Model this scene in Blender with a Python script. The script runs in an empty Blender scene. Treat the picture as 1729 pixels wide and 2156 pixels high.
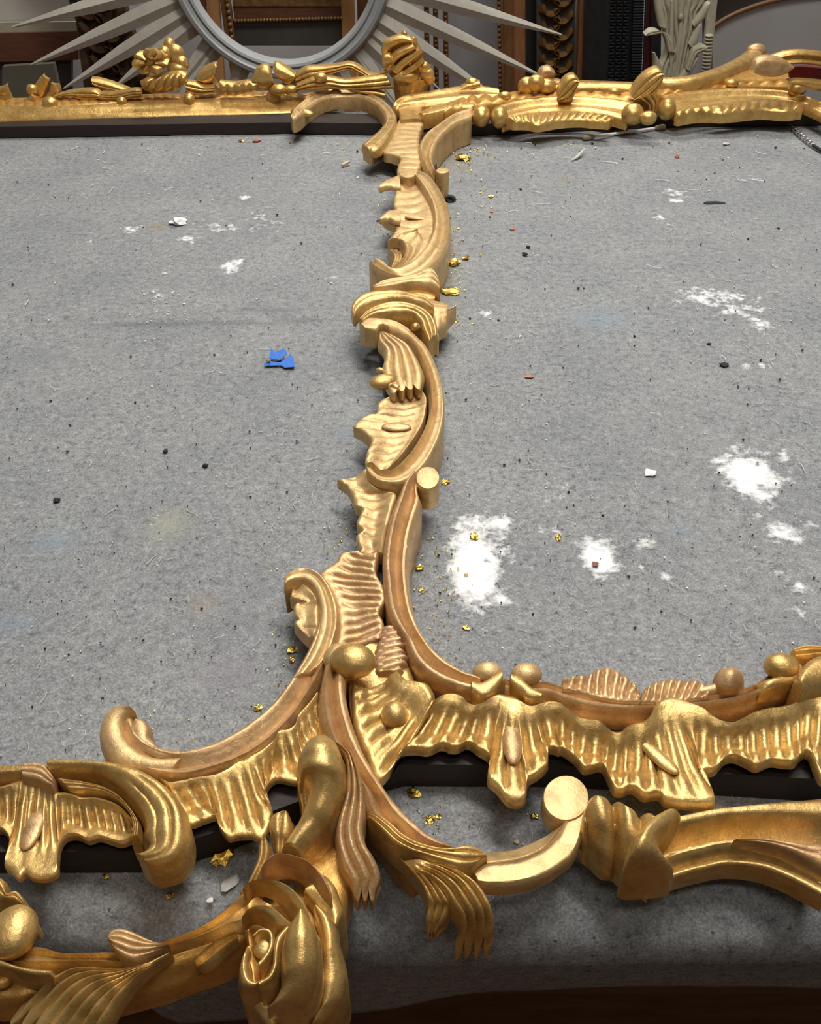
import bpy, bmesh, math, random
import numpy as np
from mathutils import Vector, Matrix, noise
random.seed(7)
S = bpy.context.scene
COL = S.collection

# ------------------------------------------------------------------ camera
F, CX, CY, H, TH = 1930.0, 864.5, 1078.0, 0.5, math.radians(40.0)
cam = bpy.data.cameras.new('camera')
cam.sensor_fit = 'HORIZONTAL'; cam.sensor_width = 36.0; cam.lens = 36.0 * F / 1729.0
cam.clip_start = 0.01
co = bpy.data.objects.new('camera', cam); COL.objects.link(co)
co.location = (0, 0, H); co.rotation_euler = (math.pi / 2 - TH, 0, 0)
S.camera = co
# ------------------------------------------------------------------ world, lights, exposure
w = bpy.data.worlds.new('world'); S.world = w; w.use_nodes = True
w.node_tree.nodes['Background'].inputs[0].default_value = (.75, .85, 1, 1)
w.node_tree.nodes['Background'].inputs[1].default_value = 0.03
def area(name, loc, target, sx, sy, e, col):
    l = bpy.data.lights.new(name, 'AREA'); l.shape = 'RECTANGLE'; l.size = sx; l.size_y = sy
    l.energy = e; l.color = col
    o = bpy.data.objects.new(name, l); COL.objects.link(o); o.location = loc
    o.rotation_euler = (Vector(target) - Vector(loc)).to_track_quat('-Z', 'Y').to_euler()
area('ceiling_tube_light', (0.20, 0.95, 1.88), (0.1, 0.80, 0), 1.3, 0.26, 34, (1, .975, .92))
area('ceiling_tube_light', (0.10, -0.25, 1.88), (0.1, 0.25, 0), 1.3, 0.26, 6, (1, .975, .92))  # unseen front tube, added to brighten the gold facing the camera
area('ceiling_tube_light', (0.25, 2.55, 1.85), (0.1, 0.75, 0), 1.4, 0.24, 34, (1, .97, .91))
S.view_settings.view_transform = 'Standard'
S.view_settings.look = 'None'
S.view_settings.gamma = 1.0
S.view_settings.use_curve_mapping = False
S.view_settings.exposure = 0.0

# ------------------------------------------------------------------ pixel -> place helpers
st, ct = math.sin(TH), math.cos(TH)
def ray(px, py):
    x = (np.asarray(px, float) - CX) / F; y = -(np.asarray(py, float) - CY) / F
    return np.stack([x, ct + y * st, -st + y * ct], -1)
def onz(px, py, z):            # the point of the ray at height z above the blanket
    d = ray(px, py); t = (np.asarray(z, float) - H) / d[..., 2]
    return np.array([0, 0, H]) + d * t[..., None]
def ony(px, py, Y):            # the point of the ray on the upright plane at distance Y
    d = ray(px, py); t = np.asarray(Y, float) / d[..., 1]
    return np.array([0, 0, H]) + d * t[..., None]
def depth(P):
    return P[1] * ct + (H - P[2]) * st
CR = {'P': (0, 0, 1), 'R4': (650, 180, 3.85), 'R5': (640, 560, 3.85), 'B1': (560, 960, 3.93), 'B2': (150, 1320, 2.305),
      'B3': (700, 1300, 3.458), 'B4': (1150, 1320, 2.986), 'B5': (0, 1560, 3.0875), 'B6': (430, 1520, 3.39),
      'B7': (740, 1560, 3.0875), 'T1': (0, 0, 2.882), 'T2': (500, 0, 2.882), 'T3': (1000, 0, 2.372)}
def px(c, pts):
    ox, oy, s = CR[c]; a = np.array(pts, float)
    return np.stack([ox + a[:, 0] / s, oy + a[:, 1] / s], 1)

# ------------------------------------------------------------------ materials
def nmat(name):
    m = bpy.data.materials.new(name); m.use_nodes = True
    nt = m.node_tree; b = nt.nodes['Principled BSDF']
    return m, nt, b
def nd(nt, t, **k):
    n = nt.nodes.new(t)
    for a, v in k.items(): setattr(n, a, v)
    return n
def tex(nt, scale, detail=4, rough=.6, vec=None, stretch=None):
    n = nd(nt, 'ShaderNodeTexNoise'); n.inputs['Scale'].default_value = scale
    n.inputs['Detail'].default_value = detail; n.inputs['Roughness'].default_value = rough
    g = nd(nt, 'ShaderNodeNewGeometry')
    if stretch:
        mp = nd(nt, 'ShaderNodeMapping'); mp.inputs['Scale'].default_value = stretch
        nt.links.new(g.outputs['Position'], mp.inputs['Vector']); nt.links.new(mp.outputs[0], n.inputs['Vector'])
    else:
        nt.links.new(g.outputs['Position'], n.inputs['Vector'])
    return n
def ramp(nt, src, stops):
    r = nd(nt, 'ShaderNodeValToRGB'); e = r.color_ramp.elements
    while len(e) < len(stops): e.new(.5)
    for i, (p, c) in enumerate(stops):
        e[i].position = p; e[i].color = (*c, 1) if len(c) == 3 else c
    nt.links.new(src, r.inputs[0]); return r
def mix(nt, fac, a, b, typ='RGBA', blend='MIX'):
    m = nd(nt, 'ShaderNodeMix', data_type=typ, blend_type=blend) if typ == 'RGBA' else nd(nt, 'ShaderNodeMix', data_type=typ)
    i = {'RGBA': (6, 7, 2), 'FLOAT': (2, 3, 0)}[typ]
    for k, v in ((0, fac), (i[0], a), (i[1], b)):
        if isinstance(v, bpy.types.NodeSocket): nt.links.new(v, m.inputs[k])
        else: m.inputs[k].default_value = v if not isinstance(v, tuple) or len(v) == 4 else (*v, 1)
    return m.outputs[i[2]]
def bump(nt, b, src, strength, dist):
    u = nd(nt, 'ShaderNodeBump'); u.inputs['Strength'].default_value = strength; u.inputs['Distance'].default_value = dist
    nt.links.new(src, u.inputs['Height']); nt.links.new(u.outputs[0], b.inputs['Normal'])
def gold(name, c1, c2, bole, r1, r2, metal, bolecut=(.60, .72)):
    m, nt, b = nmat(name)
    n1 = tex(nt, 38, 5, .65); n2 = tex(nt, 110, 6, .7); n3 = tex(nt, 24, 5, .72)
    base = mix(nt, ramp(nt, n1.outputs[0], [(.36, (0, 0, 0)), (.64, (1, 1, 1))]).outputs[0], c1, c2)
    bf = ramp(nt, n3.outputs[0], [(bolecut[0], (0, 0, 0)), (bolecut[1], (.6, .6, .6))])
    col = mix(nt, bf.outputs[0], base, bole)
    n5 = tex(nt, 75, 7, .75)
    col = mix(nt, ramp(nt, n5.outputs[0], [(.48, (0, 0, 0)), (.66, (.62, .62, .62))]).outputs[0], col, tuple(x * .55 for x in c2))
    nt.links.new(col, b.inputs['Base Color'])
    rr = ramp(nt, n2.outputs[0], [(.35, (r1,) * 3), (.7, (r2,) * 3)])
    nt.links.new(rr.outputs[0], b.inputs['Roughness'])
    b.inputs['Metallic'].default_value = metal
    n4 = tex(nt, 420, 5, .65)
    bump(nt, b, mix(nt, .35, n2.outputs[0], n4.outputs[0], 'FLOAT'), .55, .0014)
    return m
M = {}
M['bright'] = gold('burnished_gold', (.66, .445, .165), (.54, .335, .11), (.40, .20, .09), .25, .43, .62, (.58, .74))
M['matte'] = gold('toned_gold', (.66, .455, .21), (.58, .38, .165), (.43, .25, .155), .36, .54, .50, (.56, .72))
M['pink'] = gold('rubbed_gold', (.60, .39, .19), (.53, .32, .14), (.42, .215, .135), .32, .48, .52, (.52, .68))
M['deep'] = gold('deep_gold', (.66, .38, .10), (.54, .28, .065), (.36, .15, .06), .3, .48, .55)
M['far'] = gold('far_rail_gold', (.72, .47, .155), (.60, .355, .105), (.42, .20, .08), .22, .38, .62)
def plain(name, c, rough=.6, var=.25, scale=40, metal=0, bmp=.2, stretch=None, bd=.001):
    m, nt, b = nmat(name)
    n = tex(nt, scale, 6, .65, stretch=stretch)
    d = tuple(x * (1 - var) for x in c); l = tuple(min(1, x * (1 + var)) for x in c)
    r = ramp(nt, n.outputs[0], [(.3, d), (.7, l)])
    nt.links.new(r.outputs[0], b.inputs['Base Color']); b.inputs['Roughness'].default_value = rough
    b.inputs['Metallic'].default_value = metal
    if bmp: bump(nt, b, n.outputs[0], bmp, bd)
    return m
M['darkwood'] = plain('dark_rebate_wood', (.018, .010, .007), .6, .4, 30, stretch=(1, 8, 8))
M['tablewood'] = plain('table_wood', (.07, .035, .018), .5, .3, 20, stretch=(1, 10, 10))
M['floorwood'] = plain('floor_boards', (.22, .10, .045), .45, .3, 10, stretch=(1, 8, 8))
M['wall'] = plain('painted_wall', (.50, .50, .52), .8, .04, 6, bmp=.05)
M['clutter'] = plain('shop_clutter_wall', (.26, .21, .16), .8, .4, 5)
M['ceil'] = plain('ceiling_paint', (.72, .72, .70), .9, .03, 6, bmp=.05)
M['cream'] = plain('cream_gesso', (.46, .42, .31), .65, .12, 50)
M['greygesso'] = plain('grey_gesso', (.52, .49, .42), .6, .10, 40)
M['ringgrey'] = plain('grey_ring_paint', (.36, .37, .37), .5, .08, 60)
M['brownwood'] = plain('brown_frame_wood', (.16, .075, .03), .5, .35, 25, stretch=(8, 8, 1))
M['tanwood'] = plain('tan_frame_wood', (.50, .25, .095), .5, .1, 25, stretch=(8, 8, 1))
M['redwood'] = plain('reddish_frame_wood', (.14, .052, .028), .5, .3, 25, stretch=(1, 8, 8))
M['blackwood'] = plain('ebonised_wood', (.016, .016, .018), .4, .3, 60)
M['goldbrown'] = plain('aged_gilt_carving', (.23, .125, .042), .5, .4, 60, metal=.3)
M['darkgilt'] = plain('dark_gilt_carving', (.075, .042, .018), .5, .45, 45, metal=.3)
M['mat'] = plain('picture_mat_board', (.60, .58, .53), .8, .05, 10)
M['darkpanel'] = plain('dark_backing_board', (.055, .05, .045), .6, .2, 15)
M['greenpanel'] = plain('olive_grey_board', (.13, .12, .09), .7, .15, 15)
M['greypanel'] = plain('pale_grey_panel', (.43, .43, .42), .6, .05, 5)
M['red'] = plain('red_bole_clay', (.20, .012, .012), .6, .3, 30)
M['bluetape'] = plain('blue_painters_tape', (.012, .14, .56), .55, .12, 200)
M['leaf'] = plain('loose_gold_leaf', (.80, .55, .13), .22, .2, 300, metal=1, bmp=.6)
M['white'] = plain('white_plaster', (.80, .79, .75), .8, .06, 120)
M['redchip'] = plain('red_clay_chip', (.50, .10, .06), .7, .3, 200)
M['orange'] = plain('orange_bole_chip', (.52, .20, .07), .7, .3, 200)
M['straw'] = plain('pale_wood_splinter', (.58, .46, .32), .7, .2, 300)
M['black'] = plain('black_crumb', (.012, .013, .017), .8, .3, 200)
M['brown'] = plain('brown_chip', (.22, .07, .02), .6, .3, 200)
M['greyshave'] = plain('grey_shaving', (.50, .49, .45), .7, .15, 200)
M['cotton'] = plain('stained_cotton', (.30, .24, .15), .9, .3, 300, bmp=.8)
M['steel'] = plain('drill_steel', (.45, .45, .44), .3, .15, 200, metal=1)
M['brownred'] = plain('red_brown_frame_wood', (.27, .115, .05), .5, .25, 25, stretch=(8, 8, 1))
M['blackgloss'] = plain('ebonised_ripple', (.03, .031, .033), .22, .2, 60)
M['darkred'] = plain('dark_red_lacquer', (.10, .012, .012), .4, .5, 20)
M['darkboard'] = plain('dark_brown_board', (.035, .026, .02), .5, .2, 15)
M['greymount'] = plain('grey_mount_board', (.28, .28, .29), .7, .05, 8)
M['lint'] = plain('white_lint', (.80, .80, .77), .9, .1, 100, bmp=0)

# ------------------------------------------------------------------ object helpers
def link(name, me, mat, par=None):
    o = bpy.data.objects.new(name, me); COL.objects.link(o)
    if mat is not None: me.materials.append(mat)
    if par is not None:
        o.parent = par
        off = par.location if par.parent is None else Vector((0, 0, 0))      # the mesh data are in room coordinates
        o.matrix_parent_inverse = Matrix.Translation(-off)
    return o
def mesh(name, V, Fc, mat, par=None, sharp=52, recalc=True):
    me = bpy.data.meshes.new(name); me.from_pydata([tuple(v) for v in V], [], [tuple(f) for f in Fc])
    if recalc:
        bm = bmesh.new(); bm.from_mesh(me); bmesh.ops.recalc_face_normals(bm, faces=bm.faces); bm.to_mesh(me); bm.free()
    me.polygons.foreach_set('use_smooth', [True] * len(me.polygons))
    if sharp: me.set_sharp_from_angle(angle=math.radians(sharp))
    return link(name, me, mat, par)
def empty(name, loc):
    o = bpy.data.objects.new(name, None); COL.objects.link(o); o.location = loc; o.empty_display_size = .05; return o
def tag(o, label, cat, group=None):
    o['label'] = label; o['category'] = cat
    if group: o['group'] = group
    return o
def structure(o): o['kind'] = 'structure'; return o
def sm(a, b, x):
    t = np.clip((x - a) / (b - a), 0, 1); return t * t * (3 - 2 * t)
def catmull(C, ts):
    k = len(C); i = np.clip(np.floor(ts).astype(int), 0, k - 2); f = (ts - i)[:, None]
    p1, p2 = C[i], C[i + 1]
    p0 = np.where((i > 0)[:, None], C[np.maximum(i - 1, 0)], 2 * p1 - p2)
    p3 = np.where((i < k - 2)[:, None], C[np.minimum(i + 2, k - 1)], 2 * p2 - p1)
    return .5 * (2 * p1 + (p2 - p0) * f + (2 * p0 - 5 * p1 + 4 * p2 - p3) * f ** 2 + (3 * p1 - p0 - 3 * p2 + p3) * f ** 3)
def along(C, n, byidx):
    k = len(C)
    if byidx: return catmull(C, np.linspace(0, k - 1, n))
    D = catmull(C, np.linspace(0, k - 1, 30 * k))
    s = np.r_[0, np.cumsum(np.hypot(np.diff(D[:, 0]), np.diff(D[:, 1])))]
    q = np.linspace(0, s[-1], n)
    return np.stack([np.interp(q, s, D[:, j]) for j in range(D.shape[1])], 1)
def prof_eval(p, u):
    xs = [a for a, b in p]; ys = [b for a, b in p]
    i = np.clip(np.searchsorted(xs, u, 'right') - 1, 0, len(xs) - 2)
    xs, ys = np.array(xs), np.array(ys); f = (u - xs[i]) / (xs[i + 1] - xs[i]); f = np.clip(f, 0, 1)
    f = f * f * (3 - 2 * f); return ys[i] * (1 - f) + ys[i + 1] * f
def jitter(P, a, s=150):
    if not a: return
    for r in P.reshape(-1, 3):
        r[2] += a * noise.noise(Vector((r[0] * s, r[1] * s, r[2] * s)))
def loft(name, par, mat, c, A, B, z=.035, zb=None, base=0., h=0., prof=None, nf=0, fa=.0, fw=(.12, .97), sh=0., nu=0, ua=0.,
         lobe=0., es=0., esa=0., thick=None, n=None, m=None, paired=None, Y=None, fade=(0, 0), er=.0012, jit=.0003, ins=.0, uf=(.0, .0)):
    """a carved ribbon between two edges A and B: profile across, flutes along or across, side walls down to the base"""
    A, B = px(c, A), px(c, B)
    zA = np.full(len(A), z) if np.isscalar(z) else np.interp(np.linspace(0, 1, len(A)), np.linspace(0, 1, len(z)), z)
    zb = z if zb is None else zb
    zB = np.full(len(B), zb) if np.isscalar(zb) else np.interp(np.linspace(0, 1, len(B)), np.linspace(0, 1, len(zb)), zb)
    if paired is None: paired = len(A) == len(B)
    n = n or int(max(8 * (max(len(A), len(B)) - 1), 8 * nf) + 1); n = min(n, 420)
    m = m or max(15, 7 * nu + 1)
    a = along(np.c_[A, zA], n, paired); b = along(np.c_[B, zB], n, paired)
    if Y is None:
        a3, b3 = onz(a[:, 0], a[:, 1], a[:, 2]), onz(b[:, 0], b[:, 1], b[:, 2]); up = np.array([0, 0, 1.])
    else:
        a3, b3 = ony(a[:, 0], a[:, 1], Y + 0 * a[:, 0]), ony(b[:, 0], b[:, 1], Y + 0 * b[:, 0]); up = np.array([0, -1., 0])
    u = .5 - .5 * np.cos(np.linspace(0, math.pi, m)); u = .5 * u + .5 * np.linspace(0, 1, m)
    if nu: u = np.linspace(0, 1, m)
    t = np.linspace(0, 1, n)
    P = a3[:, None] * (1 - u)[None, :, None] + b3[:, None] * u[None, :, None]
    W = b3 - a3; wl = np.linalg.norm(W, axis=1, keepdims=True) + 1e-9; Wd = W / wl
    T = np.gradient((a3 + b3) / 2, axis=0); T /= np.linalg.norm(T, axis=1, keepdims=True) + 1e-9
    if prof is None: pv = h * np.sqrt(np.clip(1 - (2 * u - 1) ** 2, 0, 1))
    else: pv = prof_eval(prof, u)
    e = np.ones(n)
    if fade[0]: e *= np.sqrt(np.clip(1 - (1 - np.clip(t / fade[0], 0, 1)) ** 2, 0, 1))
    if fade[1]: e *= np.sqrt(np.clip(1 - (1 - np.clip((1 - t) / fade[1], 0, 1)) ** 2, 0, 1))
    dz = e[:, None] * pv[None]
    if nf:
        mid = (a3 + b3) / 2; tl = np.r_[0, np.cumsum(np.linalg.norm(np.diff(mid, axis=0), axis=1))]; tl /= tl[-1]
        sv = np.abs(np.sin(math.pi * (nf * tl[:, None] + sh * u[None])))
        win = sm(fw[0], fw[0] + .16, u) * (1 - sm(fw[1] - .12, fw[1] + .001, u)) if fw[1] < 1 else sm(fw[0], fw[0] + .16, u)
        dz = dz + fa * (sv ** .6 - .65) * win[None]
        if es: P += (Wd * 1)[:, None] * (es * (np.abs(np.sin(math.pi * (nf * tl + sh))) - .5))[:, None, None] * sm(.55, 1, u)[None, :, None]
        if esa: P -= (Wd * 1)[:, None] * (esa * (np.abs(np.sin(math.pi * nf * tl)) - .5))[:, None, None] * (1 - sm(0, .45, u))[None, :, None]
    if nu:
        su = np.abs(np.sin(math.pi * nu * u)); tw = sm(uf[0], uf[0] + .15, t) if uf[0] else np.ones(n)
        if lobe: tw = tw * (1 - .65 * sm(.8, 1, t))
        dz = dz + ua * (su ** .65 - .62)[None] * tw[:, None]
        if lobe: P += T[:, None] * (lobe * (su ** .65)[None] * sm(.72, 1, t)[:, None])[..., None]
    if er: dz = dz - er * (np.exp(-(u / .035) ** 2) + np.exp(-((1 - u) / .035) ** 2))[None]
    P = P + dz[..., None] * up
    jitter(P, jit)
    idx = lambda i, j: i * m + j
    V = list(P.reshape(-1, 3)); Fc = [(idx(i, j), idx(i, j + 1), idx(i + 1, j + 1), idx(i + 1, j)) for i in range(n - 1) for j in range(m - 1)]
    if thick is not None:
        o0 = len(V); Q = P - up * thick; V += list(Q.reshape(-1, 3))
        Fc += [(o0 + idx(i, j), o0 + idx(i + 1, j), o0 + idx(i + 1, j + 1), o0 + idx(i, j + 1)) for i in range(n - 1) for j in range(m - 1)]
        loop = [idx(0, j) for j in range(m)] + [idx(i, m - 1) for i in range(1, n)] + [idx(n - 1, j) for j in range(m - 2, -1, -1)] + [idx(i, 0) for i in range(n - 2, 0, -1)]
        k = len(loop); Fc += [(loop[i], o0 + loop[i], o0 + loop[(i + 1) % k], loop[(i + 1) % k]) for i in range(k)]
    else:
        loop, out = [], []
        for j in range(m): loop.append(idx(0, j)); out.append(-T[0])
        for i in range(1, n): loop.append(idx(i, m - 1)); out.append(Wd[i])
        for j in range(m - 2, -1, -1): loop.append(idx(n - 1, j)); out.append(T[-1])
        for i in range(n - 2, 0, -1): loop.append(idx(i, 0)); out.append(-Wd[i])
        k = len(loop); o1 = len(V)
        ring = [V[l] + .0007 * q - up * .0015 for l, q in zip(loop, out)]
        V += ring; o2 = len(V)
        if Y is None: low = [np.array([r[0] - ins * q[0], r[1] - ins * q[1], min(base, r[2] - .0005)]) for r, q in zip(ring, out)]
        else: low = [np.array([r[0], Y + base, r[2]]) for r in ring]
        V += low
        for i in range(k):
            j = (i + 1) % k
            Fc += [(loop[i], o1 + i, o1 + j, loop[j]), (o1 + i, o2 + i, o2 + j, o1 + j)]
        ia = [o2] + [o2 + k - i for i in range(1, n - 1)] + [o2 + m - 1 + n - 1 + m - 1]
        ib = [o2 + m - 1 + i for i in range(n)]
        Fc += [(ia[i], ia[i + 1], ib[i + 1], ib[i]) for i in range(n - 1)]
        Fc += [tuple(o2 + j for j in range(m))] + [tuple(o2 + m - 1 + n - 1 + j for j in range(m))]
    return mesh(name, V, Fc, mat, par)
def blob(name, par, mat, c, x, y, z, rx, ry, rz=None, rot=0., n=28, m=18, flat=.0, Y=None, jit=.0003, base=None):
    """a rounded boss; rx, ry, rz in crop pixels at its distance, z the height of its centre"""
    ox, oy, s = CR[c]; X = ox + x / s; YY = oy + y / s
    P = onz(X, YY, z) if Y is None else ony(X, YY, Y)
    k = depth(P) / F / s
    rx, ry, rz = rx * k, ry * k, (rz if rz is not None else .85 * min(rx, ry)) * k
    V, Fc = [], []
    for i in range(m + 1):
        f = math.pi * i / m
        for j in range(n):
            g = 2 * math.pi * j / n
            a, b, d = rx * math.sin(f) * math.cos(g), ry * math.sin(f) * math.sin(g), rz * math.cos(f)
            a, b = a * math.cos(rot) - b * math.sin(rot), a * math.sin(rot) + b * math.cos(rot)
            V.append((P[0] + a, P[1] - b, P[2] + d) if Y is None else (P[0] + a, P[1] - d, P[2] - b))
    V = np.array(V); jitter(V, jit)
    for i in range(m):
        for j in range(n): Fc.append((i * n + j, i * n + (j + 1) % n, (i + 1) * n + (j + 1) % n, (i + 1) * n + j))
    me_o = mesh(name, V, Fc, mat, par, sharp=None)
    bm = bmesh.new(); bm.from_mesh(me_o.data); bmesh.ops.remove_doubles(bm, verts=bm.verts, dist=1e-6); bmesh.ops.recalc_face_normals(bm, faces=bm.faces); bm.to_mesh(me_o.data); bm.free()
    return me_o
def disk(name, par, mat, c, x, y, z, rx, ry, base=0., dome=.001, rot=0., n=44, spiral=0., ins=0.):
    """a scroll end: round top traced at height z, rounded rim, wall down to the base"""
    ox, oy, s = CR[c]; an = np.linspace(0, 2 * math.pi, n, endpoint=False)
    rr = [.12, .3, .48, .64, .78, .88, .95, 1.0]
    cx, cy = ox + x / s, oy + y / s
    V, Fc = [onz(cx, cy, z) + np.array([0, 0, dome])], []
    for r in rr:
        ex, ey = rx * r * np.cos(an), ry * r * np.sin(an)
        X = cx + (ex * math.cos(rot) - ey * math.sin(rot)) / s; Yp = cy + (ex * math.sin(rot) + ey * math.cos(rot)) / s
        Q = onz(X, Yp, z + 0 * X)
        dz = dome * (1 - r * r) - (.0012 if r == 1 else 0)
        if spiral:
            q = (r - .95 + an / (2 * math.pi) * .55) / .09; dz = dz - spiral * np.exp(-q * q) * (r < .97)
        Q[:, 2] += dz; V += list(Q)
    last = np.array(V[-n:]); cen = last.mean(0)
    for zz, o in ((-.0014, 1.012), (None, 1.012 - ins)):
        Q = cen + (last - cen) * o; Q[:, 2] = last[:, 2] + zz if zz is not None else base
        V += list(Q)
    K = len(rr) + 2
    for j in range(n):
        Fc.append((0, 1 + j, 1 + (j + 1) % n))
        for k in range(K - 1):
            a = 1 + k * n; Fc.append((a + j, a + n + j, a + n + (j + 1) % n, a + (j + 1) % n))
    Fc.append(tuple(1 + (K - 1) * n + j for j in range(n)))
    V = np.array(V); jitter(V, .0003)
    return mesh(name, V, Fc, mat, par, sharp=45)
def tube(name, par, mat, pts, radii, n=10, closed_ends=True):
    C = np.c_[np.array(pts, float), np.array(radii, float)]
    k = len(C); D = catmull(C, np.linspace(0, k - 1, (k - 1) * 6 + 1)) if k > 2 else C
    V, Fc = [], []
    T = np.gradient(D[:, :3], axis=0)
    for i, p in enumerate(D):
        t = Vector(T[i]).normalized(); a = t.orthogonal() if abs(t.z) > .95 else t.cross(Vector((0, 0, 1)))
        a.normalize(); b = t.cross(a)
        for j in range(n):
            g = 2 * math.pi * j / n; V.append(Vector(p[:3]) + (a * math.cos(g) + b * math.sin(g)) * max(p[3], 1e-5))
    L = len(D)
    for i in range(L - 1):
        for j in range(n): Fc.append((i * n + j, i * n + (j + 1) % n, (i + 1) * n + (j + 1) % n, (i + 1) * n + j))
    Fc += [tuple(range(n)), tuple((L - 1) * n + j for j in range(n))]
    return mesh(name, V, Fc, mat, par, sharp=60)
def box(name, mat, lo, hi, par=None, bev=0.):
    bm = bmesh.new(); bmesh.ops.create_cube(bm, size=1)
    for v in bm.verts: v.co = Vector([(a + b) / 2 + q * (b - a) for a, b, q in zip(lo, hi, v.co)])
    if bev: bmesh.ops.bevel(bm, geom=bm.edges[:], offset=bev, segments=2, affect='EDGES')
    me = bpy.data.meshes.new(name); bm.to_mesh(me); bm.free(); return link(name, me, mat, par)


# ------------------------------------------------------------------ the setting
structure(box('floor', M['floorwood'], (-2.6, -2.6, -.85), (2.6, 3.2, -.8)))
structure(box('wall_back', M['wall'], (-2.6, 3.0, -.8), (2.6, 3.1, 1.95)))
structure(box('wall_left', M['wall'], (-2.7, -2.6, -.8), (-2.6, 3.1, 1.95)))
structure(box('wall_right', M['wall'], (2.6, -2.6, -.8), (2.7, 3.1, 1.95)))
structure(box('wall_front', M['clutter'], (-2.6, -2.7, -.8), (2.6, -2.6, 1.95)))
structure(box('ceiling', M['ceil'], (-2.7, -2.7, 1.95), (2.7, 3.1, 2.0)))

# work table under the blanket
TE = .249                                                      # distance of the table's near edge
tb = empty('work_table', (0, 1.0, -.8)); tag(tb, 'brown wooden work table under the grey felt blanket', 'table')
box('table_top', M['tablewood'], (-1.5, TE, -.045), (1.5, 1.70, -.0072), tb, .003)
box('apron', M['tablewood'], (-1.45, TE + .02, -.16), (1.45, 1.66, -.046), tb, .003)
for sx in (-1, 1):
    for yy in (TE + .08, 1.60): box('leg', M['tablewood'], (sx * 1.38 - .04, yy - .04, -.8), (sx * 1.38 + .04, yy + .04, -.161), tb, .003)

# felt blanket: flat over the table, rolled over the near edge, hanging hem
DUST = []                                                      # (px, py, rx, ry, strength) of the plaster dust
for l in [(1000, 1190, 52, 85, 1.3), (985, 1105, 45, 22, .8), (1045, 1100, 50, 20, .8), (1050, 1150, 60, 70, .42), (1010, 1260, 18, 30, .5), (1065, 1262, 14, 14, .7), (1265, 1172, 34, 38, 1.35),
          (1365, 1140, 40, 18, .55), (1340, 1135, 55, 30, .3), (1175, 1035, 45, 26, .45), (1170, 1120, 18, 12, .7), (1140, 1116, 18, 14, .55),
          (1578, 995, 60, 48, 1.1), (1610, 1030, 40, 40, .7), (1540, 985, 30, 30, .6), (1650, 957, 18, 12, .9), (1590, 1078, 14, 10, .8), (1652, 1118, 38, 28, .85), (1640, 1198, 26, 14, .6), (1692, 1234, 24, 16, .8), (1680, 1283, 12, 14, .7), (1350, 1193, 10, 9, .7), (1405, 1212, 14, 10, .75), (1425, 1170, 30, 14, .4), (1705, 1103, 26, 10, .6),
          (1505, 625, 90, 26, .62), (1560, 650, 70, 26, .5), (1605, 680, 34, 26, .5), (1440, 630, 60, 14, .4), (1420, 405, 32, 18, .5), (1425, 420, 14, 8, .7), (1020, 655, 18, 14, .7), (1590, 375, 30, 8, .5), (1390, 455, 20, 8, .5), (1615, 770, 18, 8, .6), (1570, 770, 10, 8, .6),
          (490, 558, 22, 16, .85), (400, 500, 50, 14, .5), (460, 475, 60, 14, .45), (560, 470, 60, 22, .35), (540, 450, 30, 14, .4), (515, 415, 22, 6, .6), (280, 480, 36, 10, .55), (190, 507, 16, 6, .6), (330, 625, 34, 24, .4), (345, 575, 12, 6, .6), (520, 610, 16, 16, .4), (700, 590, 40, 20, .3), (1640, 1850, 60, 30, .35), (1340, 1430, 40, 14, .4), (480, 1790, 30, 20, .3)]:
    P = onz(l[0], l[1], 0.); Q = onz(l[0] + l[2], l[1], 0.); R1, R2 = onz(l[0], l[1] - l[3], 0.), onz(l[0], l[1] + l[3], 0.)
    DUST.append((P[0], P[1], abs(Q[0] - P[0]), abs(R1[1] - R2[1]) / 2, l[4]))
STAIN_SHADE = []  # stains and smudges; last tone mixes gold dirt with painted-in shading beside crossbar
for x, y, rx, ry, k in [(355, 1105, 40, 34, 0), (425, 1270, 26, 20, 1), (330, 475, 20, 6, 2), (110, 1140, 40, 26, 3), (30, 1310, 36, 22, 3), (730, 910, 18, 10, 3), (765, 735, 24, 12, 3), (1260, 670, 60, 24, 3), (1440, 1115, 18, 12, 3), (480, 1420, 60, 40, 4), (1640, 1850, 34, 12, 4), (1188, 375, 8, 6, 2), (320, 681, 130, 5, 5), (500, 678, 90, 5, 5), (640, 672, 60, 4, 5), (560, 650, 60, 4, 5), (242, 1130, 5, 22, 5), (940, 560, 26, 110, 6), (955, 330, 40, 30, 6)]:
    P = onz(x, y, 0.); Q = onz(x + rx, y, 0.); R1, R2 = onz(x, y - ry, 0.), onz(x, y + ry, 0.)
    STAIN_SHADE.append((P[0], P[1], Q[0] - P[0], (R1[1] - R2[1]) / 2, k))
Vb, Fb, arc = [], [], []
xs = np.linspace(-1.1, 1.1, 260)
ys = [1.70 - i * (1.70 - TE - .02) / 330 for i in range(331)]
rb = .034
secs = [(y, 0.) for y in ys] + [(TE + .02 - rb * math.sin(a), -rb + rb * math.cos(a)) for a in np.linspace(.14, math.pi / 2, 11)]
yl = secs[-1][0]
secs += [(yl, -rb - d) for d in np.linspace(.004, 1, 16)]
nsec, nhang = len(secs), 16
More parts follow.
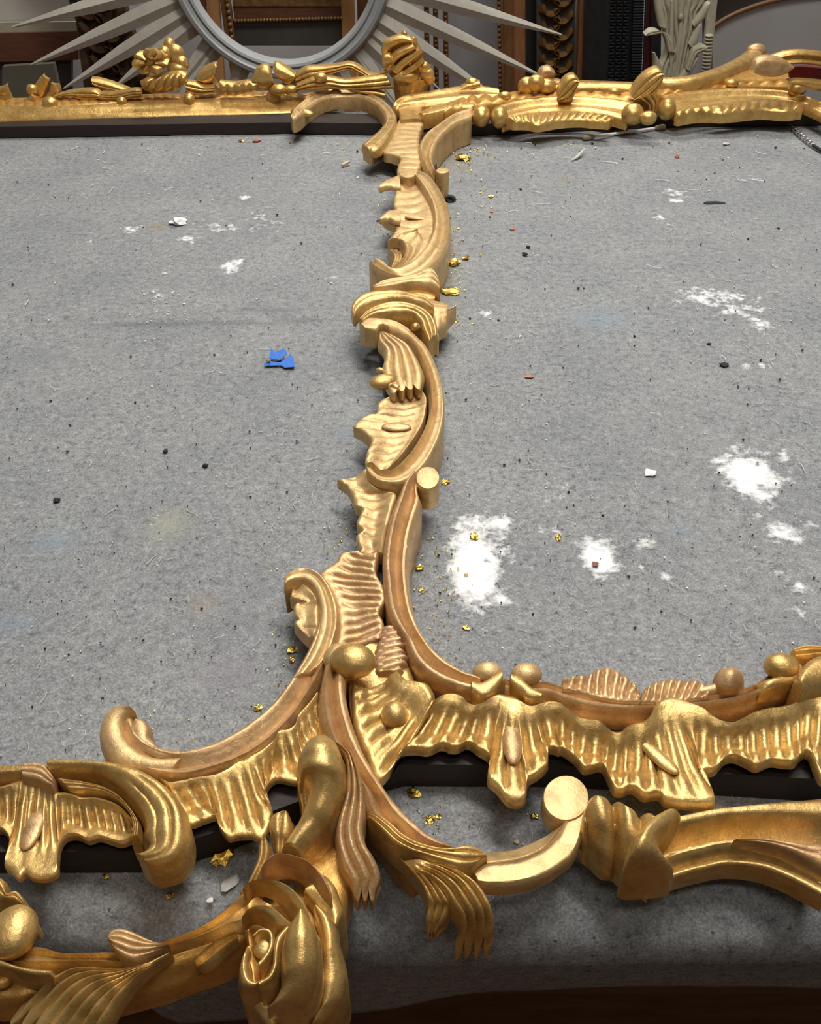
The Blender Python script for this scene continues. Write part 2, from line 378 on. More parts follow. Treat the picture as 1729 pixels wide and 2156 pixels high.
for k, (y, z) in enumerate(secs):
    for x in xs:
        if k >= nsec - nhang:
            f = (-rb - z)                                         # 0..1 down the drape
            hem = .064 + .004 * math.sin(x * 14 + 1) + .036 * float(sm(-.17, -.15, x)) * (1 - float(sm(-.03, .05, x)))  - .012 * (1 - float(sm(-.17, -.15, x)))
            zz = -rb - f * hem; yy = y + f * hem * (.10 + .12 * math.sin(x * 7 + .6))
        else: zz, yy = z, y
        q = .0016 * noise.noise(Vector((x * 6, yy * 6, 0))) + .0007 * noise.noise(Vector((x * 35, yy * 35, 3)))
        Vb.append((x, yy - (q if k > 336 else 0), zz + (q - .0012 if k <= 336 else 0)))
W_ = len(xs)
for i in range(nsec - 1):
    for j in range(W_ - 1): Fb.append((i * W_ + j, (i + 1) * W_ + j, (i + 1) * W_ + j + 1, i * W_ + j + 1))
n0 = len(Vb)
m, nt, b = nmat('grey_felt')
a_d = nd(nt, 'ShaderNodeAttribute', attribute_name='dust'); a_s = nd(nt, 'ShaderNodeAttribute', attribute_name='stain_shade')
f1 = tex(nt, 150, 8, .72, stretch=(.95, 1.0, 1)); f2 = tex(nt, 620, 4, .7); f3 = tex(nt, 9, 4, .6); f4 = tex(nt, 60, 3, .6)
c = ramp(nt, f1.outputs[0], [(.34, (.075, .080, .088)), (.44, (.215, .223, .230)), (.56, (.270, .277, .280)), (.66, (.40, .405, .405))]).outputs[0]
c = mix(nt, .40, c, ramp(nt, f2.outputs[0], [(.32, (.05, .05, .060)), (.5, (.240, .243, .250)), (.68, (.56, .56, .56))]).outputs[0])
c = mix(nt, 1.0, c, ramp(nt, f3.outputs[0], [(.3, (.86, .87, .90)), (.7, (1.08, 1.08, 1.06))]).outputs[0], blend='MULTIPLY')
dk = nd(nt, 'ShaderNodeTexVoronoi'); dk.inputs['Scale'].default_value = 135
g = nd(nt, 'ShaderNodeNewGeometry'); nt.links.new(g.outputs['Position'], dk.inputs['Vector'])
dsel = nd(nt, 'ShaderNodeSeparateColor'); nt.links.new(dk.outputs['Color'], dsel.inputs[0])
dn = nd(nt, 'ShaderNodeMath', operation='ADD'); nt.links.new(dk.outputs['Distance'], dn.inputs[0])
dn2 = nd(nt, 'ShaderNodeMath', operation='MULTIPLY'); nt.links.new(f2.outputs[0], dn2.inputs[0]); dn2.inputs[1].default_value = .35; nt.links.new(dn2.outputs[0], dn.inputs[1])
dspot = ramp(nt, dn.outputs[0], [(.26, (.85,) * 3), (.36, (0, 0, 0))]).outputs[0]
dsw = ramp(nt, dsel.outputs[0], [(.70, (0, 0, 0)), (.86, (1, 1, 1))]).outputs[0]
dm = nd(nt, 'ShaderNodeMath', operation='MULTIPLY'); nt.links.new(dspot, dm.inputs[0]); nt.links.new(dsw, dm.inputs[1])
c = mix(nt, dm.outputs[0], c, (.055, .058, .07))
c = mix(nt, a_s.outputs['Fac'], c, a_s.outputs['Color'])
dd = nd(nt, 'ShaderNodeMath', operation='MULTIPLY_ADD')
nt.links.new(mix(nt, .5, f1.outputs[0], f4.outputs[0], 'FLOAT'), dd.inputs[0]); dd.inputs[1].default_value = 2.6; dd.inputs[2].default_value = -1.62
ds = nd(nt, 'ShaderNodeMath', operation='ADD'); nt.links.new(a_d.outputs['Fac'], ds.inputs[0]); nt.links.new(dd.outputs[0], ds.inputs[1])
dmask = ramp(nt, ds.outputs[0], [(.06, (0, 0, 0)), (.50, (1, 1, 1))]).outputs[0]
gate = ramp(nt, a_d.outputs['Fac'], [(.03, (0, 0, 0)), (.25, (1, 1, 1))]).outputs[0]
dg = nd(nt, 'ShaderNodeMath', operation='MULTIPLY'); nt.links.new(dmask, dg.inputs[0]); nt.links.new(gate, dg.inputs[1])
c = mix(nt, dg.outputs[0], c, (.86, .86, .86))
nt.links.new(c, b.inputs['Base Color']); b.inputs['Roughness'].default_value = .95; b.inputs['Specular IOR Level'].default_value = .1
bump(nt, b, mix(nt, .4, f1.outputs[0], f2.outputs[0], 'FLOAT'), .5, .0015)
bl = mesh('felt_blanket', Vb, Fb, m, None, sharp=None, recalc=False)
tag(bl, 'grey wool felt blanket dusted with white plaster, spread over the table', 'blanket')
sol = bl.modifiers.new('thickness', 'SOLIDIFY'); sol.thickness = .004; sol.offset = -1
Va = np.array(Vb); dust = np.zeros(len(Va)); stn = np.zeros((len(Va), 4)); stn[:, :3] = .22
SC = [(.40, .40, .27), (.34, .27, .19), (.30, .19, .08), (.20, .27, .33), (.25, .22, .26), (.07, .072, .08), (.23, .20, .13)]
for x, y, rx, ry, s_ in DUST:
    q = ((Va[:, 0] - x) / rx) ** 2 + ((Va[:, 1] - y) / ry) ** 2
    dust = np.maximum(dust, s_ * np.exp(-q * .9))
for x, y, rx, ry, k in STAIN_SHADE:
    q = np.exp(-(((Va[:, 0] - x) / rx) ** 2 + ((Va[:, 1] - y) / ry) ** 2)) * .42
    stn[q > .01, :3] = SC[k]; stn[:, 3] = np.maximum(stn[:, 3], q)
bl.data.attributes.new('dust', 'FLOAT', 'POINT').data.foreach_set('value', dust.astype(np.float32))
sa = bl.data.attributes.new('stain_shade', 'FLOAT_COLOR', 'POINT'); sa.data.foreach_set('color', np.c_[stn[:, :3], np.ones(len(Va))].astype(np.float32).ravel())
bl.data.attributes.new('stain_shade_mask', 'FLOAT', 'POINT').data.foreach_set('value', stn[:, 3].astype(np.float32))
a_m = nd(nt, 'ShaderNodeAttribute', attribute_name='stain_shade_mask')
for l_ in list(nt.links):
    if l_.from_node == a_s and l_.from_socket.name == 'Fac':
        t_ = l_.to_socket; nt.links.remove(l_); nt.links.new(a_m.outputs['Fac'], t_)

# ------------------------------------------------------------------ the carved gilt frame
fr = empty('carved_mirror_frame', (0, .36, 0))
tag(fr, 'carved and gilded rococo mirror frame lying face up on the grey blanket', 'mirror frame')
bar = loft('crossbar', fr, M['darkwood'], 'P', [(800, 250), (845, 400), (830, 560), (800, 700), (815, 900), (775, 1100), (720, 1250), (700, 1400)],
           [(900, 250), (925, 400), (905, 560), (890, 700), (900, 900), (850, 1100), (840, 1250), (860, 1400)], z=.016, jit=0)
G, GM, GP, GD = M['bright'], M['matte'], M['pink'], M['deep']
OG = [(0, 0), (.08, .002), (.2, .0035), (.34, -.001), (.5, -.0045), (.62, -.001), (.78, .003), (.92, .002), (1, -.001)]     # two ridges and a groove
RG = [(0, 0), (.12, .003), (.3, .0005), (.55, -.004), (.8, -.002), (.93, .001), (1, 0)]                                # raised left edge, hollow right

# ---- crossbar, top joint
loft('scroll_arm', bar, GM, 'T2', [(322, 700), (355, 650), (420, 598), (510, 566), (640, 548), (760, 556), (870, 603), (945, 668), (965, 725), (940, 790), (880, 865), (815, 915)],
     [(335, 722), (375, 705), (440, 650), (525, 600), (640, 582), (750, 592), (835, 628), (882, 680), (900, 725), (885, 775), (830, 828), (762, 880)], z=.040, prof=[(0, 0), (.2, .003), (.5, -.001), (.8, .003), (1, 0)], fade=(.08, 0), base=.018)
blob('scroll_tip', bar, G, 'T2', 392, 684, .035, 80, 36, 26, rot=.45)
loft('scroll_nose', bar, G, 'R4', [(640, 290), (560, 385), (490, 440), (440, 480), (430, 500), (445, 520)], [(720, 300), (680, 400), (640, 470), (600, 520), (560, 545), (500, 548)], z=.036, h=.007, base=.029)
loft('fluted_panel', bar, GM, 'R4', [(735, 270), (705, 340), (670, 430), (610, 530), (690, 560), (745, 590), (728, 640), (720, 690), (735, 720)],
     [(930, 300), (905, 360), (892, 430), (895, 500), (905, 560), (915, 610), (905, 650), (890, 690), (880, 720)], z=.034, nf=11, fa=.0016, h=.001, es=.002, base=.020)
loft('top_boss', bar, G, 'T2', [(975, 650), (985, 690), (990, 730)], [(1120, 650), (1118, 690), (1115, 725)], z=.039, h=.002, base=.03)
loft('moulding', bar, GM, 'R4', [(1330, 180), (1180, 230), (1060, 310), (970, 370), (915, 440), (895, 500), (905, 570), (925, 630), (960, 700)],
     [(1318, 265), (1200, 312), (1105, 390), (1045, 470), (1012, 550), (1005, 610), (1010, 640), (1020, 665), (1030, 690)], z=.040, prof=OG)
disk('scroll_end', bar, GM, 'R4', 1085, 690, .040, 53, 23, base=.002, dome=.0008)
# ---- crossbar, upper C scroll
loft('fluted_shell', bar, GM, 'R4', [(730, 800), (702, 880), (692, 950), (700, 1010), (640, 1020), (600, 1060), (640, 1095), (705, 1125), (708, 1170), (690, 1200), (700, 1260)],
     [(930, 760), (965, 850), (990, 920), (1012, 990), (1022, 1030), (1020, 1070), (1020, 1100), (1015, 1140), (1010, 1180), (990, 1230), (960, 1300)], z=.033, zb=.031, prof=[(0, 0), (.5, -.003), (1, .001)], nf=8, fa=.0026, sh=.3, fw=(.0, .75), es=0, base=.021)
loft('leaf_point', bar, GM, 'R4', [(735, 725), (650, 762), (605, 785), (570, 818)], [(745, 830), (690, 825), (640, 822), (578, 842)], z=.036, h=.003, base=.031)
loft('leaf_point', bar, GM, 'R4', [(740, 1010), (660, 1012), (620, 1040), (570, 1092)], [(740, 1110), (690, 1100), (640, 1085), (588, 1102)], z=.038, h=.003, base=.034)
blob('oval_boss', bar, GM, 'R4', 862, 1072, .031, 88, 30, 14, rot=.28)
loft('c_scroll', bar, GM, 'R4', [(895, 690), (985, 740), (1062, 840), (1122, 960), (1145, 1080), (1145, 1200), (1120, 1320), (1060, 1425), (965, 1510), (860, 1552), (750, 1560), (630, 1530), (535, 1475), (492, 1430)],
     [(862, 735), (900, 785), (950, 865), (995, 955), (1018, 1055), (1014, 1150), (985, 1240), (925, 1335), (850, 1415), (770, 1468), (700, 1490), (650, 1475), (612, 1438), (555, 1408)], z=.040, prof=[(0, 0), (.1, .002), (.3, -.0015), (.5, -.003), (.7, .001), (.88, .0022), (1, 0)])
disk('curl', bar, GM, 'R4', 802, 716, .043, 64, 32, base=.022, dome=.001)
loft('acanthus_leaf', bar, GM, 'R4', [(880, 1185), (780, 1180), (690, 1205), (645, 1248), (735, 1262), (775, 1330), (762, 1410), (690, 1485)],
     [(905, 1190), (960, 1250), (985, 1265), (970, 1300), (930, 1345), (880, 1390), (820, 1430), (740, 1478)], z=.040, prof=[(0, 0), (.15, .003), (.45, -.001), (1, -.002)], nu=4, ua=.0018, base=.012)
loft('inner_leaf', bar, GM, 'R4', [(690, 1255), (650, 1260), (665, 1300), (650, 1330), (690, 1370), (690, 1420), (668, 1475)], [(730, 1262), (765, 1300), (770, 1340), (768, 1370), (760, 1410), (735, 1450), (700, 1485)], z=.028, nu=3, ua=.0015, h=.001, base=.004)
# ---- crossbar, knot of crossing leaves
loft('leaf_band', bar, GM, 'R4', [(522, 1640), (600, 1590), (700, 1566), (800, 1552), (880, 1530), (960, 1482), (1010, 1490), (1050, 1560), (1062, 1640)],
     [(535, 1652), (640, 1640), (740, 1620), (830, 1604), (900, 1602), (950, 1608), (1000, 1625), (1040, 1650), (1066, 1670)], z=.044, h=.003, nu=3, ua=.0015, base=.012)
loft('knot_core', bar, GD, 'R4', [(560, 1650), (700, 1630), (850, 1610), (1050, 1640)], [(560, 1730), (700, 1740), (850, 1740), (1020, 1740)], z=.033, h=.003, base=0)
loft('knot_leaf', bar, G, 'R5', [(400, 445), (383, 385), (392, 320), (440, 262), (510, 232), (620, 222), (760, 215), (880, 240), (990, 265), (1050, 330), (1055, 380)],
     [(415, 452), (430, 420), (470, 375), (530, 338), (610, 305), (700, 292), (790, 300), (870, 318), (950, 345), (1010, 375), (1045, 398)], z=[.040, .043, .046], h=.006, nu=2, ua=.0015, base=.034)
loft('pointed_leaf', bar, GM, 'R5', [(980, 255), (1060, 272), (1120, 285), (1168, 305), (1172, 330), (1228, 364)], [(1030, 430), (1080, 490), (1120, 478), (1160, 462), (1165, 432), (1230, 368)], z=[.036, .034, .030], prof=[(0, 0), (.5, .005), (.55, .005), (1, -.001)], nu=3, ua=.0012, base=.018)
loft('knot_leaf', bar, G, 'R5', [(452, 440), (520, 372), (620, 325), (740, 298), (860, 315), (960, 350), (1040, 410), (1080, 480), (1090, 570), (1062, 590)],
     [(478, 470), (560, 420), (650, 395), (740, 385), (840, 392), (900, 420), (940, 470), (955, 530), (985, 590), (1010, 640)], z=[.044, .045, .040], h=.004, nu=3, ua=.002, base=.020)
blob('side_roll', bar, G, 'R5', 1015, 620, .026, 55, 62, 60)
blob('hook', bar, G, 'R5', 905, 500, .043, 40, 45, 40, rot=.5)
loft('scroll_head', bar, GM, 'R5', [(458, 472), (520, 425), (620, 428), (680, 440)], [(500, 512), (590, 515), (625, 480), (690, 500)], z=.047, h=.002, base=.027)
# ---- crossbar, lower C scroll
loft('fluted_shell', bar, GM, 'R5', [(760, 1030), (690, 1055), (640, 1072), (600, 1110), (595, 1170), (570, 1196), (500, 1205), (445, 1245), (405, 1288), (455, 1315), (510, 1355), (547, 1405), (540, 1445), (520, 1480), (510, 1530), (502, 1580), (525, 1620)],
     [(960, 1010), (985, 1050), (990, 1080), (990, 1110), (985, 1145), (980, 1180), (975, 1210), (968, 1240), (955, 1275), (940, 1310), (915, 1350), (890, 1390), (865, 1425), (840, 1460), (800, 1510), (750, 1570), (690, 1630)], z=.034, zb=.032, prof=[(0, 0), (.5, -.004), (.9, -.002), (1, .001)], nf=10, fa=.0024, sh=.25, fw=(.0, .8), base=.021)
blob('oval_boss', bar, GP, 'R5', 750, 1305, .0315, 122, 56, 22, rot=.04)
loft('c_scroll', bar, GM, 'R5', [(640, 425), (740, 445), (830, 495), (912, 570), (982, 640), (1042, 740), (1092, 860), (1126, 1000), (1136, 1150), (1122, 1290), (1080, 1430), (1000, 1580), (900, 1690), (790, 1750), (680, 1757), (590, 1735), (525, 1685), (508, 1640)],
     [(615, 490), (700, 528), (800, 578), (868, 622), (920, 690), (965, 790), (1000, 900), (1020, 1010), (1022, 1120), (1002, 1230), (955, 1350), (885, 1470), (805, 1570), (725, 1640), (655, 1660), (605, 1640), (560, 1592), (520, 1605)], z=.040, prof=[(0, 0), (.06, .001), (.3, 0), (.52, -.0005), (.66, -.0035), (.84, .0022), (.93, .001), (1, -.003)])
loft('acanthus_leaf', bar, GM, 'R5', [(612, 560), (605, 620), (652, 690), (652, 760), (632, 820), (640, 900), (690, 1000)],
     [(660, 552), (760, 590), (850, 645), (905, 720), (948, 800), (972, 880), (955, 960)], z=[.044, .040, .040], h=.003, nu=4, ua=.0026, lobe=.011, base=.033)
blob('leaf_lobe', bar, G, 'R5', 648, 940, .040, 118, 82, 56, rot=-.3)
blob('leaf_lobe', bar, GM, 'R5', 618, 848, .040, 36, 24, 26, rot=.3)
blob('leaf_lobe', bar, G, 'R5', 740, 985, .041, 50, 36, 34, rot=.6)
# ---- crossbar, long moulding and its shells
loft('fluted_shell', bar, GM, 'B1', [(590, 188), (640, 222), (682, 258), (722, 325), (745, 400), (795, 440), (755, 540), (795, 610), (752, 660), (785, 760), (770, 790)],
     [(840, 110), (880, 230), (960, 290), (1070, 310), (1050, 400), (1035, 450), (1015, 530), (995, 600), (980, 660), (970, 750), (960, 800)], z=.031, zb=.033, prof=[(0, 0), (.55, -.004), (1, .001)], nf=9, fa=.0024, sh=-.2, fw=(0, .8), base=.021)
loft('fluted_shell', bar, GP, 'B1', [(765, 775), (690, 780), (622, 790), (582, 860), (500, 912), (442, 968), (500, 1050), (552, 1135), (590, 1235), (604, 1350), (600, 1450), (585, 1540), (570, 1590)],
     [(930, 780), (918, 830), (908, 890), (902, 950), (925, 1010), (955, 1055), (980, 1120), (985, 1190), (945, 1260), (932, 1310), (962, 1360), (970, 1430), (945, 1510)], z=.036, zb=.035, prof=[(0, -.001), (.4, -.0035), (.8, -.001), (1, .0015)], nf=13, fa=.0034, sh=-.1, fw=(.08, .97), base=.021)
loft('leaf_tuft', bar, GP, 'B1', [(960, 1420), (940, 1520), (910, 1600), (900, 1700), (920, 1800)], [(1080, 1430), (1140, 1520), (1130, 1600), (1160, 1680), (1100, 1790)], z=.035, zb=.036, h=.002, nf=7, fa=.0022, sh=.8, esa=.001, es=.003)
MU = [(0, 0), (.08, .003), (.22, .0038), (.36, .001), (.5, -.003), (.6, -.002), (.75, .003), (.88, .0028), (1, -.001)]
loft('moulding', bar, GP, 'B1', [(1230, 130), (1155, 205), (1092, 345), (1030, 520), (990, 700), (972, 880), (985, 1080), (1012, 1280), (1080, 1425), (1150, 1535), (1210, 1680), (1300, 1790), (1420, 1865), (1580, 1930), (1740, 1965)],
     [(1262, 230), (1262, 320), (1285, 395), (1240, 540), (1200, 700), (1180, 900), (1185, 1080), (1220, 1280), (1282, 1450), (1370, 1590), (1440, 1655), (1520, 1715), (1600, 1765), (1690, 1805), (1780, 1835)], z=.040, prof=MU)
disk('scroll_end', bar, GM, 'B1', 1340, 180, .046, 97, 94, base=.025, dome=.001)

# ---- bottom rail
def woodbase(name, pts, hgt, dep, par):                          # the dark wooden rebate under the carving, front foot traced on the blanket
    Q = [onz(x, y, 0.) for x, y in pts]; V, Fc = [], []
    for p in Q: V += [(p[0], p[1], 0.), (p[0], p[1], hgt), (p[0], p[1] + dep, hgt), (p[0], p[1] + dep, 0.)]
    for i in range(len(Q) - 1):
        for j in range(4): Fc.append((4 * i + j, 4 * i + (j + 1) % 4, 4 * i + 4 + (j + 1) % 4, 4 * i + 4 + j))
    Fc += [(0, 1, 2, 3), tuple(4 * len(Q) - 4 + j for j in range(4))]
    return mesh(name, V, Fc, M['darkwood'], par, sharp=30)
rail = woodbase('bottom_rail', [(-80, 1838), (340, 1836), (480, 1792), (640, 1730), (800, 1668), (850, 1655), (1140, 1656), (1400, 1668), (1830, 1694)], .023, .036, fr)
rail['label'] = 'dark wooden rebate under the gilt carving'
# left C scroll that meets the rail
CS = [(0, -.001), (.07, .002), (.18, .003), (.32, 0), (.55, -.004), (.8, -.003), (.93, .0015), (1, 0)]
loft('c_scroll', rail, GM, 'B1', [(150, 1075), (165, 1000), (225, 955), (330, 938), (430, 970), (505, 1050), (560, 1150), (598, 1280), (602, 1400), (582, 1500), (555, 1590), (500, 1690), (440, 1760)],
     [(155, 1085), (210, 1062), (260, 1050), (320, 1056), (375, 1095), (418, 1180), (440, 1300), (430, 1400), (408, 1500), (370, 1600), (320, 1700), (250, 1810), (200, 1880)], z=.040, prof=[(0, -.001), (.12, .003), (.35, .001), (.55, .004), (.8, .0035), (1, -.001)], fade=(.06, 0), base=.014)
loft('leaf_lobes', rail, GM, 'B1', [(215, 1105), (205, 1165), (260, 1182), (332, 1206), (250, 1218), (232, 1245), (242, 1310), (268, 1348), (236, 1372), (265, 1415), (345, 1500)],
     [(300, 1062), (350, 1085), (385, 1120), (410, 1165), (425, 1210), (434, 1260), (438, 1310), (436, 1350), (430, 1400), (420, 1440), (400, 1500)], z=.036, zb=.038, prof=[(0, 0), (.4, -.001), (1, .001)], nf=2.5, fa=.0025, base=.025)
loft('c_scroll', rail, GP, 'B2', [(1200, -20), (1172, 60), (1132, 140), (1062, 258), (972, 373), (862, 468), (735, 543), (622, 588), (520, 606), (430, 592), (355, 552), (302, 492), (308, 432), (266, 398)],
     [(1292, -10), (1270, 70), (1232, 190), (1155, 330), (1082, 440), (1000, 525), (900, 605), (800, 657), (690, 695), (590, 725), (480, 728), (330, 700), (185, 650), (142, 540)], z=.040, prof=[(0, -.002), (.08, .002), (.2, .003), (.38, 0), (.6, -.003), (.8, .001), (.93, .002), (1, -.002)])
loft('scroll_tip', rail, GM, 'B2', [(480, 728), (330, 715), (200, 675), (150, 590), (140, 510), (162, 445), (205, 405), (262, 396)],
     [(560, 640), (440, 650), (340, 615), (280, 560), (258, 500), (262, 465), (285, 440), (312, 425)], z=[.036, .040, .044], h=.006, base=.006)
loft('inner_lobe', rail, GP, 'B2', [(520, 608), (440, 600), (395, 555), (380, 540), (384, 500), (362, 462), (325, 458)], [(540, 640), (440, 650), (360, 620), (310, 575), (285, 530), (285, 495), (305, 470)], z=.038, h=.004, base=.006)
# fluted band under the left C scroll
loft('fluted_band', rail, G, 'B2', [(420, 725), (470, 748), (530, 742), (600, 727), (660, 717), (710, 705), (760, 680), (800, 650), (840, 632), (880, 615), (930, 590), (985, 545), (1012, 500), (1050, 492), (1085, 468), (1105, 420), (1150, 370), (1195, 310)],
     [(500, 850), (560, 955), (640, 938), (700, 922), (720, 975), (762, 1022), (800, 1015), (870, 1012), (930, 1018), (978, 900), (938, 830), (950, 780), (1000, 738), (1090, 752), (1120, 720), (1150, 650), (1190, 580), (1225, 520)],
     z=.040, zb=.033, prof=[(0, 0), (.06, .0015), (.2, -.002), (.55, -.005), (.85, -.001), (1, .001)], nf=17, fa=.0032, sh=-.5, fw=(.10, .92), base=.029)
# left fluted panel with its strap and rolled leaf
loft('fluted_band', rail, G, 'B5', [(-60, 300), (0, 290), (60, 270), (120, 250), (150, 236), (180, 230), (210, 230), (240, 235), (270, 245), (300, 270), (332, 298), (352, 322), (385, 325), (430, 326), (480, 340), (530, 358), (590, 355), (650, 365), (720, 385), (780, 420), (835, 480)],
     [(-60, 580), (0, 570), (42, 602), (60, 665), (28, 800), (72, 842), (122, 885), (162, 850), (212, 880), (290, 885), (368, 850), (375, 770), (388, 680), (430, 620), (500, 612), (570, 640), (640, 622), (710, 642), (780, 660), (840, 640), (900, 600)],
     z=.040, zb=.034, prof=[(0, 0), (.08, .001), (.25, -.003), (.6, -.005), (.85, -.001), (1, .001)], nf=19, fa=.0034, fw=(.12, .72), base=.029)
loft('moulding', rail, G, 'B5', [(-80, 158), (0, 158), (150, 152), (240, 148), (345, 162)], [(-80, 262), (0, 255), (120, 245), (240, 235), (345, 238)], z=.040, prof=[(0, 0), (.3, .004), (.7, .0045), (1, 0)])
loft('strap', rail, GP, 'B5', [(165, 148), (240, 142), (300, 160), (330, 200), (352, 240)], [(150, 250), (200, 262), (250, 275), (300, 300), (345, 320)], z=.044, h=.0035, nu=3, ua=.001, base=.03)
blob('oval_boss', rail, GP, 'B5', 214, 572, .034, 62, 152, 26, rot=.04)
loft('rolled_leaf', rail, G, 'B5', [(335, 162), (500, 162), (650, 165), (800, 180), (920, 212), (1030, 272), (1120, 342), (1190, 430), (1222, 520), (1230, 620), (1210, 720), (1150, 800), (1060, 842), (980, 850), (925, 815)],
     [(335, 235), (500, 238), (620, 250), (710, 285), (790, 345), (850, 410), (900, 470), (935, 540), (940, 600), (930, 650), (945, 690), (966, 712), (960, 738), (930, 762), (908, 778)], z=[.040, .044, .046, .042, .036], zb=[.040, .041, .040, .034, .034], h=.010, nu=3, ua=.0018, base=.023, uf=(.25, 0))
loft('inner_leaf', rail, G, 'B5', [(370, 245), (540, 272), (680, 310), (780, 370), (860, 460), (905, 540), (905, 620)], [(470, 335), (590, 335), (700, 355), (790, 410), (845, 480), (868, 560), (855, 640)], z=.041, h=.003, nu=3, ua=.0014, base=.02)

# right fluted rail with its pendants
b3 = lambda L: [(700 + x / 3.458, 1300 + y / 3.458) for x, y in L]
b4 = lambda L: [(1150 + x / 2.986, 1320 + y / 2.986) for x, y in L]
RU = b3([(490, 392), (540, 440), (620, 450), (690, 470), (738, 540), (748, 588), (790, 562), (850, 540), (900, 540), (955, 565), (985, 605), (1040, 625), (1090, 612), (1140, 580), (1180, 555), (1215, 542), (1240, 545), (1265, 550), (1290, 555), (1330, 565), (1365, 585), (1400, 610), (1450, 628), (1510, 615), (1580, 598), (1650, 607)]) + \
     b4([(130, 500), (190, 552), (260, 570), (330, 578), (375, 615), (420, 650), (470, 652), (510, 620), (560, 595), (620, 580), (660, 540), (690, 475), (730, 440), (790, 425), (850, 437), (910, 460), (960, 480), (1000, 503), (1050, 550), (1110, 582), (1180, 590), (1250, 560), (1310, 528), (1400, 502), (1480, 492), (1560, 468), (1630, 425), (1690, 405), (1760, 390), (1850, 400)])
RL = b3([(140, 500), (150, 700), (180, 850), (240, 1000), (320, 1185), (410, 1135), (492, 985), (600, 955), (700, 965), (800, 925), (860, 945), (920, 945), (990, 915), (1060, 960), (1135, 1010), (1145, 1080), (1130, 1170), (1200, 1240), (1290, 1335), (1400, 1325), (1430, 1190), (1500, 1140), (1570, 1070), (1580, 955), (1650, 965)]) + \
     b4([(100, 770), (142, 795), (187, 830), (240, 888), (300, 880), (355, 875), (395, 950), (430, 1020), (480, 1032), (545, 1010), (620, 1060), (710, 1050), (760, 1095), (900, 1112), (1050, 1110), (1060, 1070), (1000, 990), (962, 925), (1010, 905), (1070, 895), (1130, 830), (1190, 816), (1260, 845), (1330, 875), (1420, 842), (1500, 850), (1570, 850), (1610, 808), (1660, 797), (1730, 950), (1850, 1000)])
loft('fluted_rail', rail, G, 'P', RU, RL, z=.043, zb=.036, prof=[(0, -.001), (.05, .001), (.16, 0), (.35, -.005), (.62, -.0055), (.85, -.001), (.97, .001), (1, -.001)], nf=46, fa=.0034, fw=(.20, .96), n=420, m=22, base=.030)
loft('rail_back', rail, GD, 'P', RU[3:], [(x, y + 55) for x, y in RU[3:]], z=.030, base=.002, jit=0)
loft('carved_ground', rail, G, 'B3', [(60, 330), (110, 420), (125, 560), (140, 720)], [(330, 160), (440, 230), (540, 330), (600, 470)], z=.032, h=.001, base=.01)
blob('round_boss', rail, G, 'B3', 455, 708, .036, 102, 104, 92)
blob('oval_boss', rail, GP, 'B3', 1308, 915, .0355, 72, 186, 34, rot=.02)
blob('oval_boss', rail, G, 'B4', 715, 825, .036, 150, 52, 30, rot=.9)
blob('pendant_lobe', rail, G, 'B3', 1505, 1085, .031, 70, 58, 50, rot=.5)
blob('pendant_lobe', rail, G, 'B3', 1185, 1170, .030, 52, 62, 45)
blob('pendant_lobe', rail, G, 'B4', 475, 990, .032, 65, 52, 45, rot=.4)
# back moulding, curls and leaf tufts above the fluted rail
loft('moulding', rail, GP, 'B4', [(-260, 330), (-120, 350), (0, 352), (150, 388), (300, 430), (500, 458), (700, 468), (900, 455), (1100, 425), (1250, 392), (1370, 325), (1450, 255), (1560, 200)],
     [(-260, 450), (-120, 470), (0, 470), (150, 530), (300, 560), (500, 575), (680, 560), (900, 545), (1100, 530), (1250, 500), (1400, 440), (1520, 370), (1620, 300)], z=.038, zb=.034, prof=[(0, 0), (.12, .003), (.3, -.001), (.5, .004), (.65, .0035), (.82, -.002), (1, -.004)])
blob('curl', rail, GM, 'B3', 1130, 400, .041, 110, 80, 72)
blob('curl', rail, GM, 'B3', 1415, 415, .041, 112, 90, 76)
loft('curl_stem', rail, G, 'B3', [(1010, 470), (1080, 480), (1160, 440), (1230, 400)], [(1020, 560), (1090, 590), (1170, 560), (1240, 480)], z=.042, h=.004, base=.02)
loft('curl_stem', rail, G, 'B3', [(1300, 420), (1360, 440), (1440, 510), (1530, 570)], [(1300, 500), (1370, 560), (1420, 600), (1510, 610)], z=.043, h=.004, base=.02)
loft('leaf_tuft', rail, GP, 'B4', [(100, 355), (150, 335), (190, 320), (260, 310), (310, 265), (370, 250), (440, 275), (500, 320), (545, 365), (575, 420)], [(110, 385), (170, 395), (230, 408), (290, 425), (350, 440), (410, 450), (460, 458), (510, 462), (550, 464), (590, 466)], z=.034, zb=.041, prof=[(0, 0), (.25, .005), (.6, .001), (1, 0)], nf=9, fa=.0026, sh=1.0, fw=(.05, .98), base=.004)
loft('leaf_tuft', rail, GP, 'B4', [(600, 420), (630, 385), (660, 360), (730, 335), (800, 325), (870, 345), (940, 338), (985, 375), (1010, 420)], [(600, 466), (640, 468), (690, 470), (740, 468), (800, 464), (860, 458), (920, 450), (970, 445), (1020, 438)], z=.034, zb=.041, prof=[(0, 0), (.25, .004), (.6, .001), (1, 0)], nf=9, fa=.0026, sh=1.0, fw=(.05, .98), base=.004)
loft('curl_stem', rail, GP, 'B4', [(960, 390), (1030, 370), (1085, 350), (1070, 300), (1095, 262)], [(960, 440), (1060, 428), (1160, 410), (1235, 380), (1245, 330)], z=[.036, .040, .044], h=.004, base=.004)
disk('curl', rail, GP, 'B4', 1158, 322, .047, 84, 68, base=.012, dome=.006)
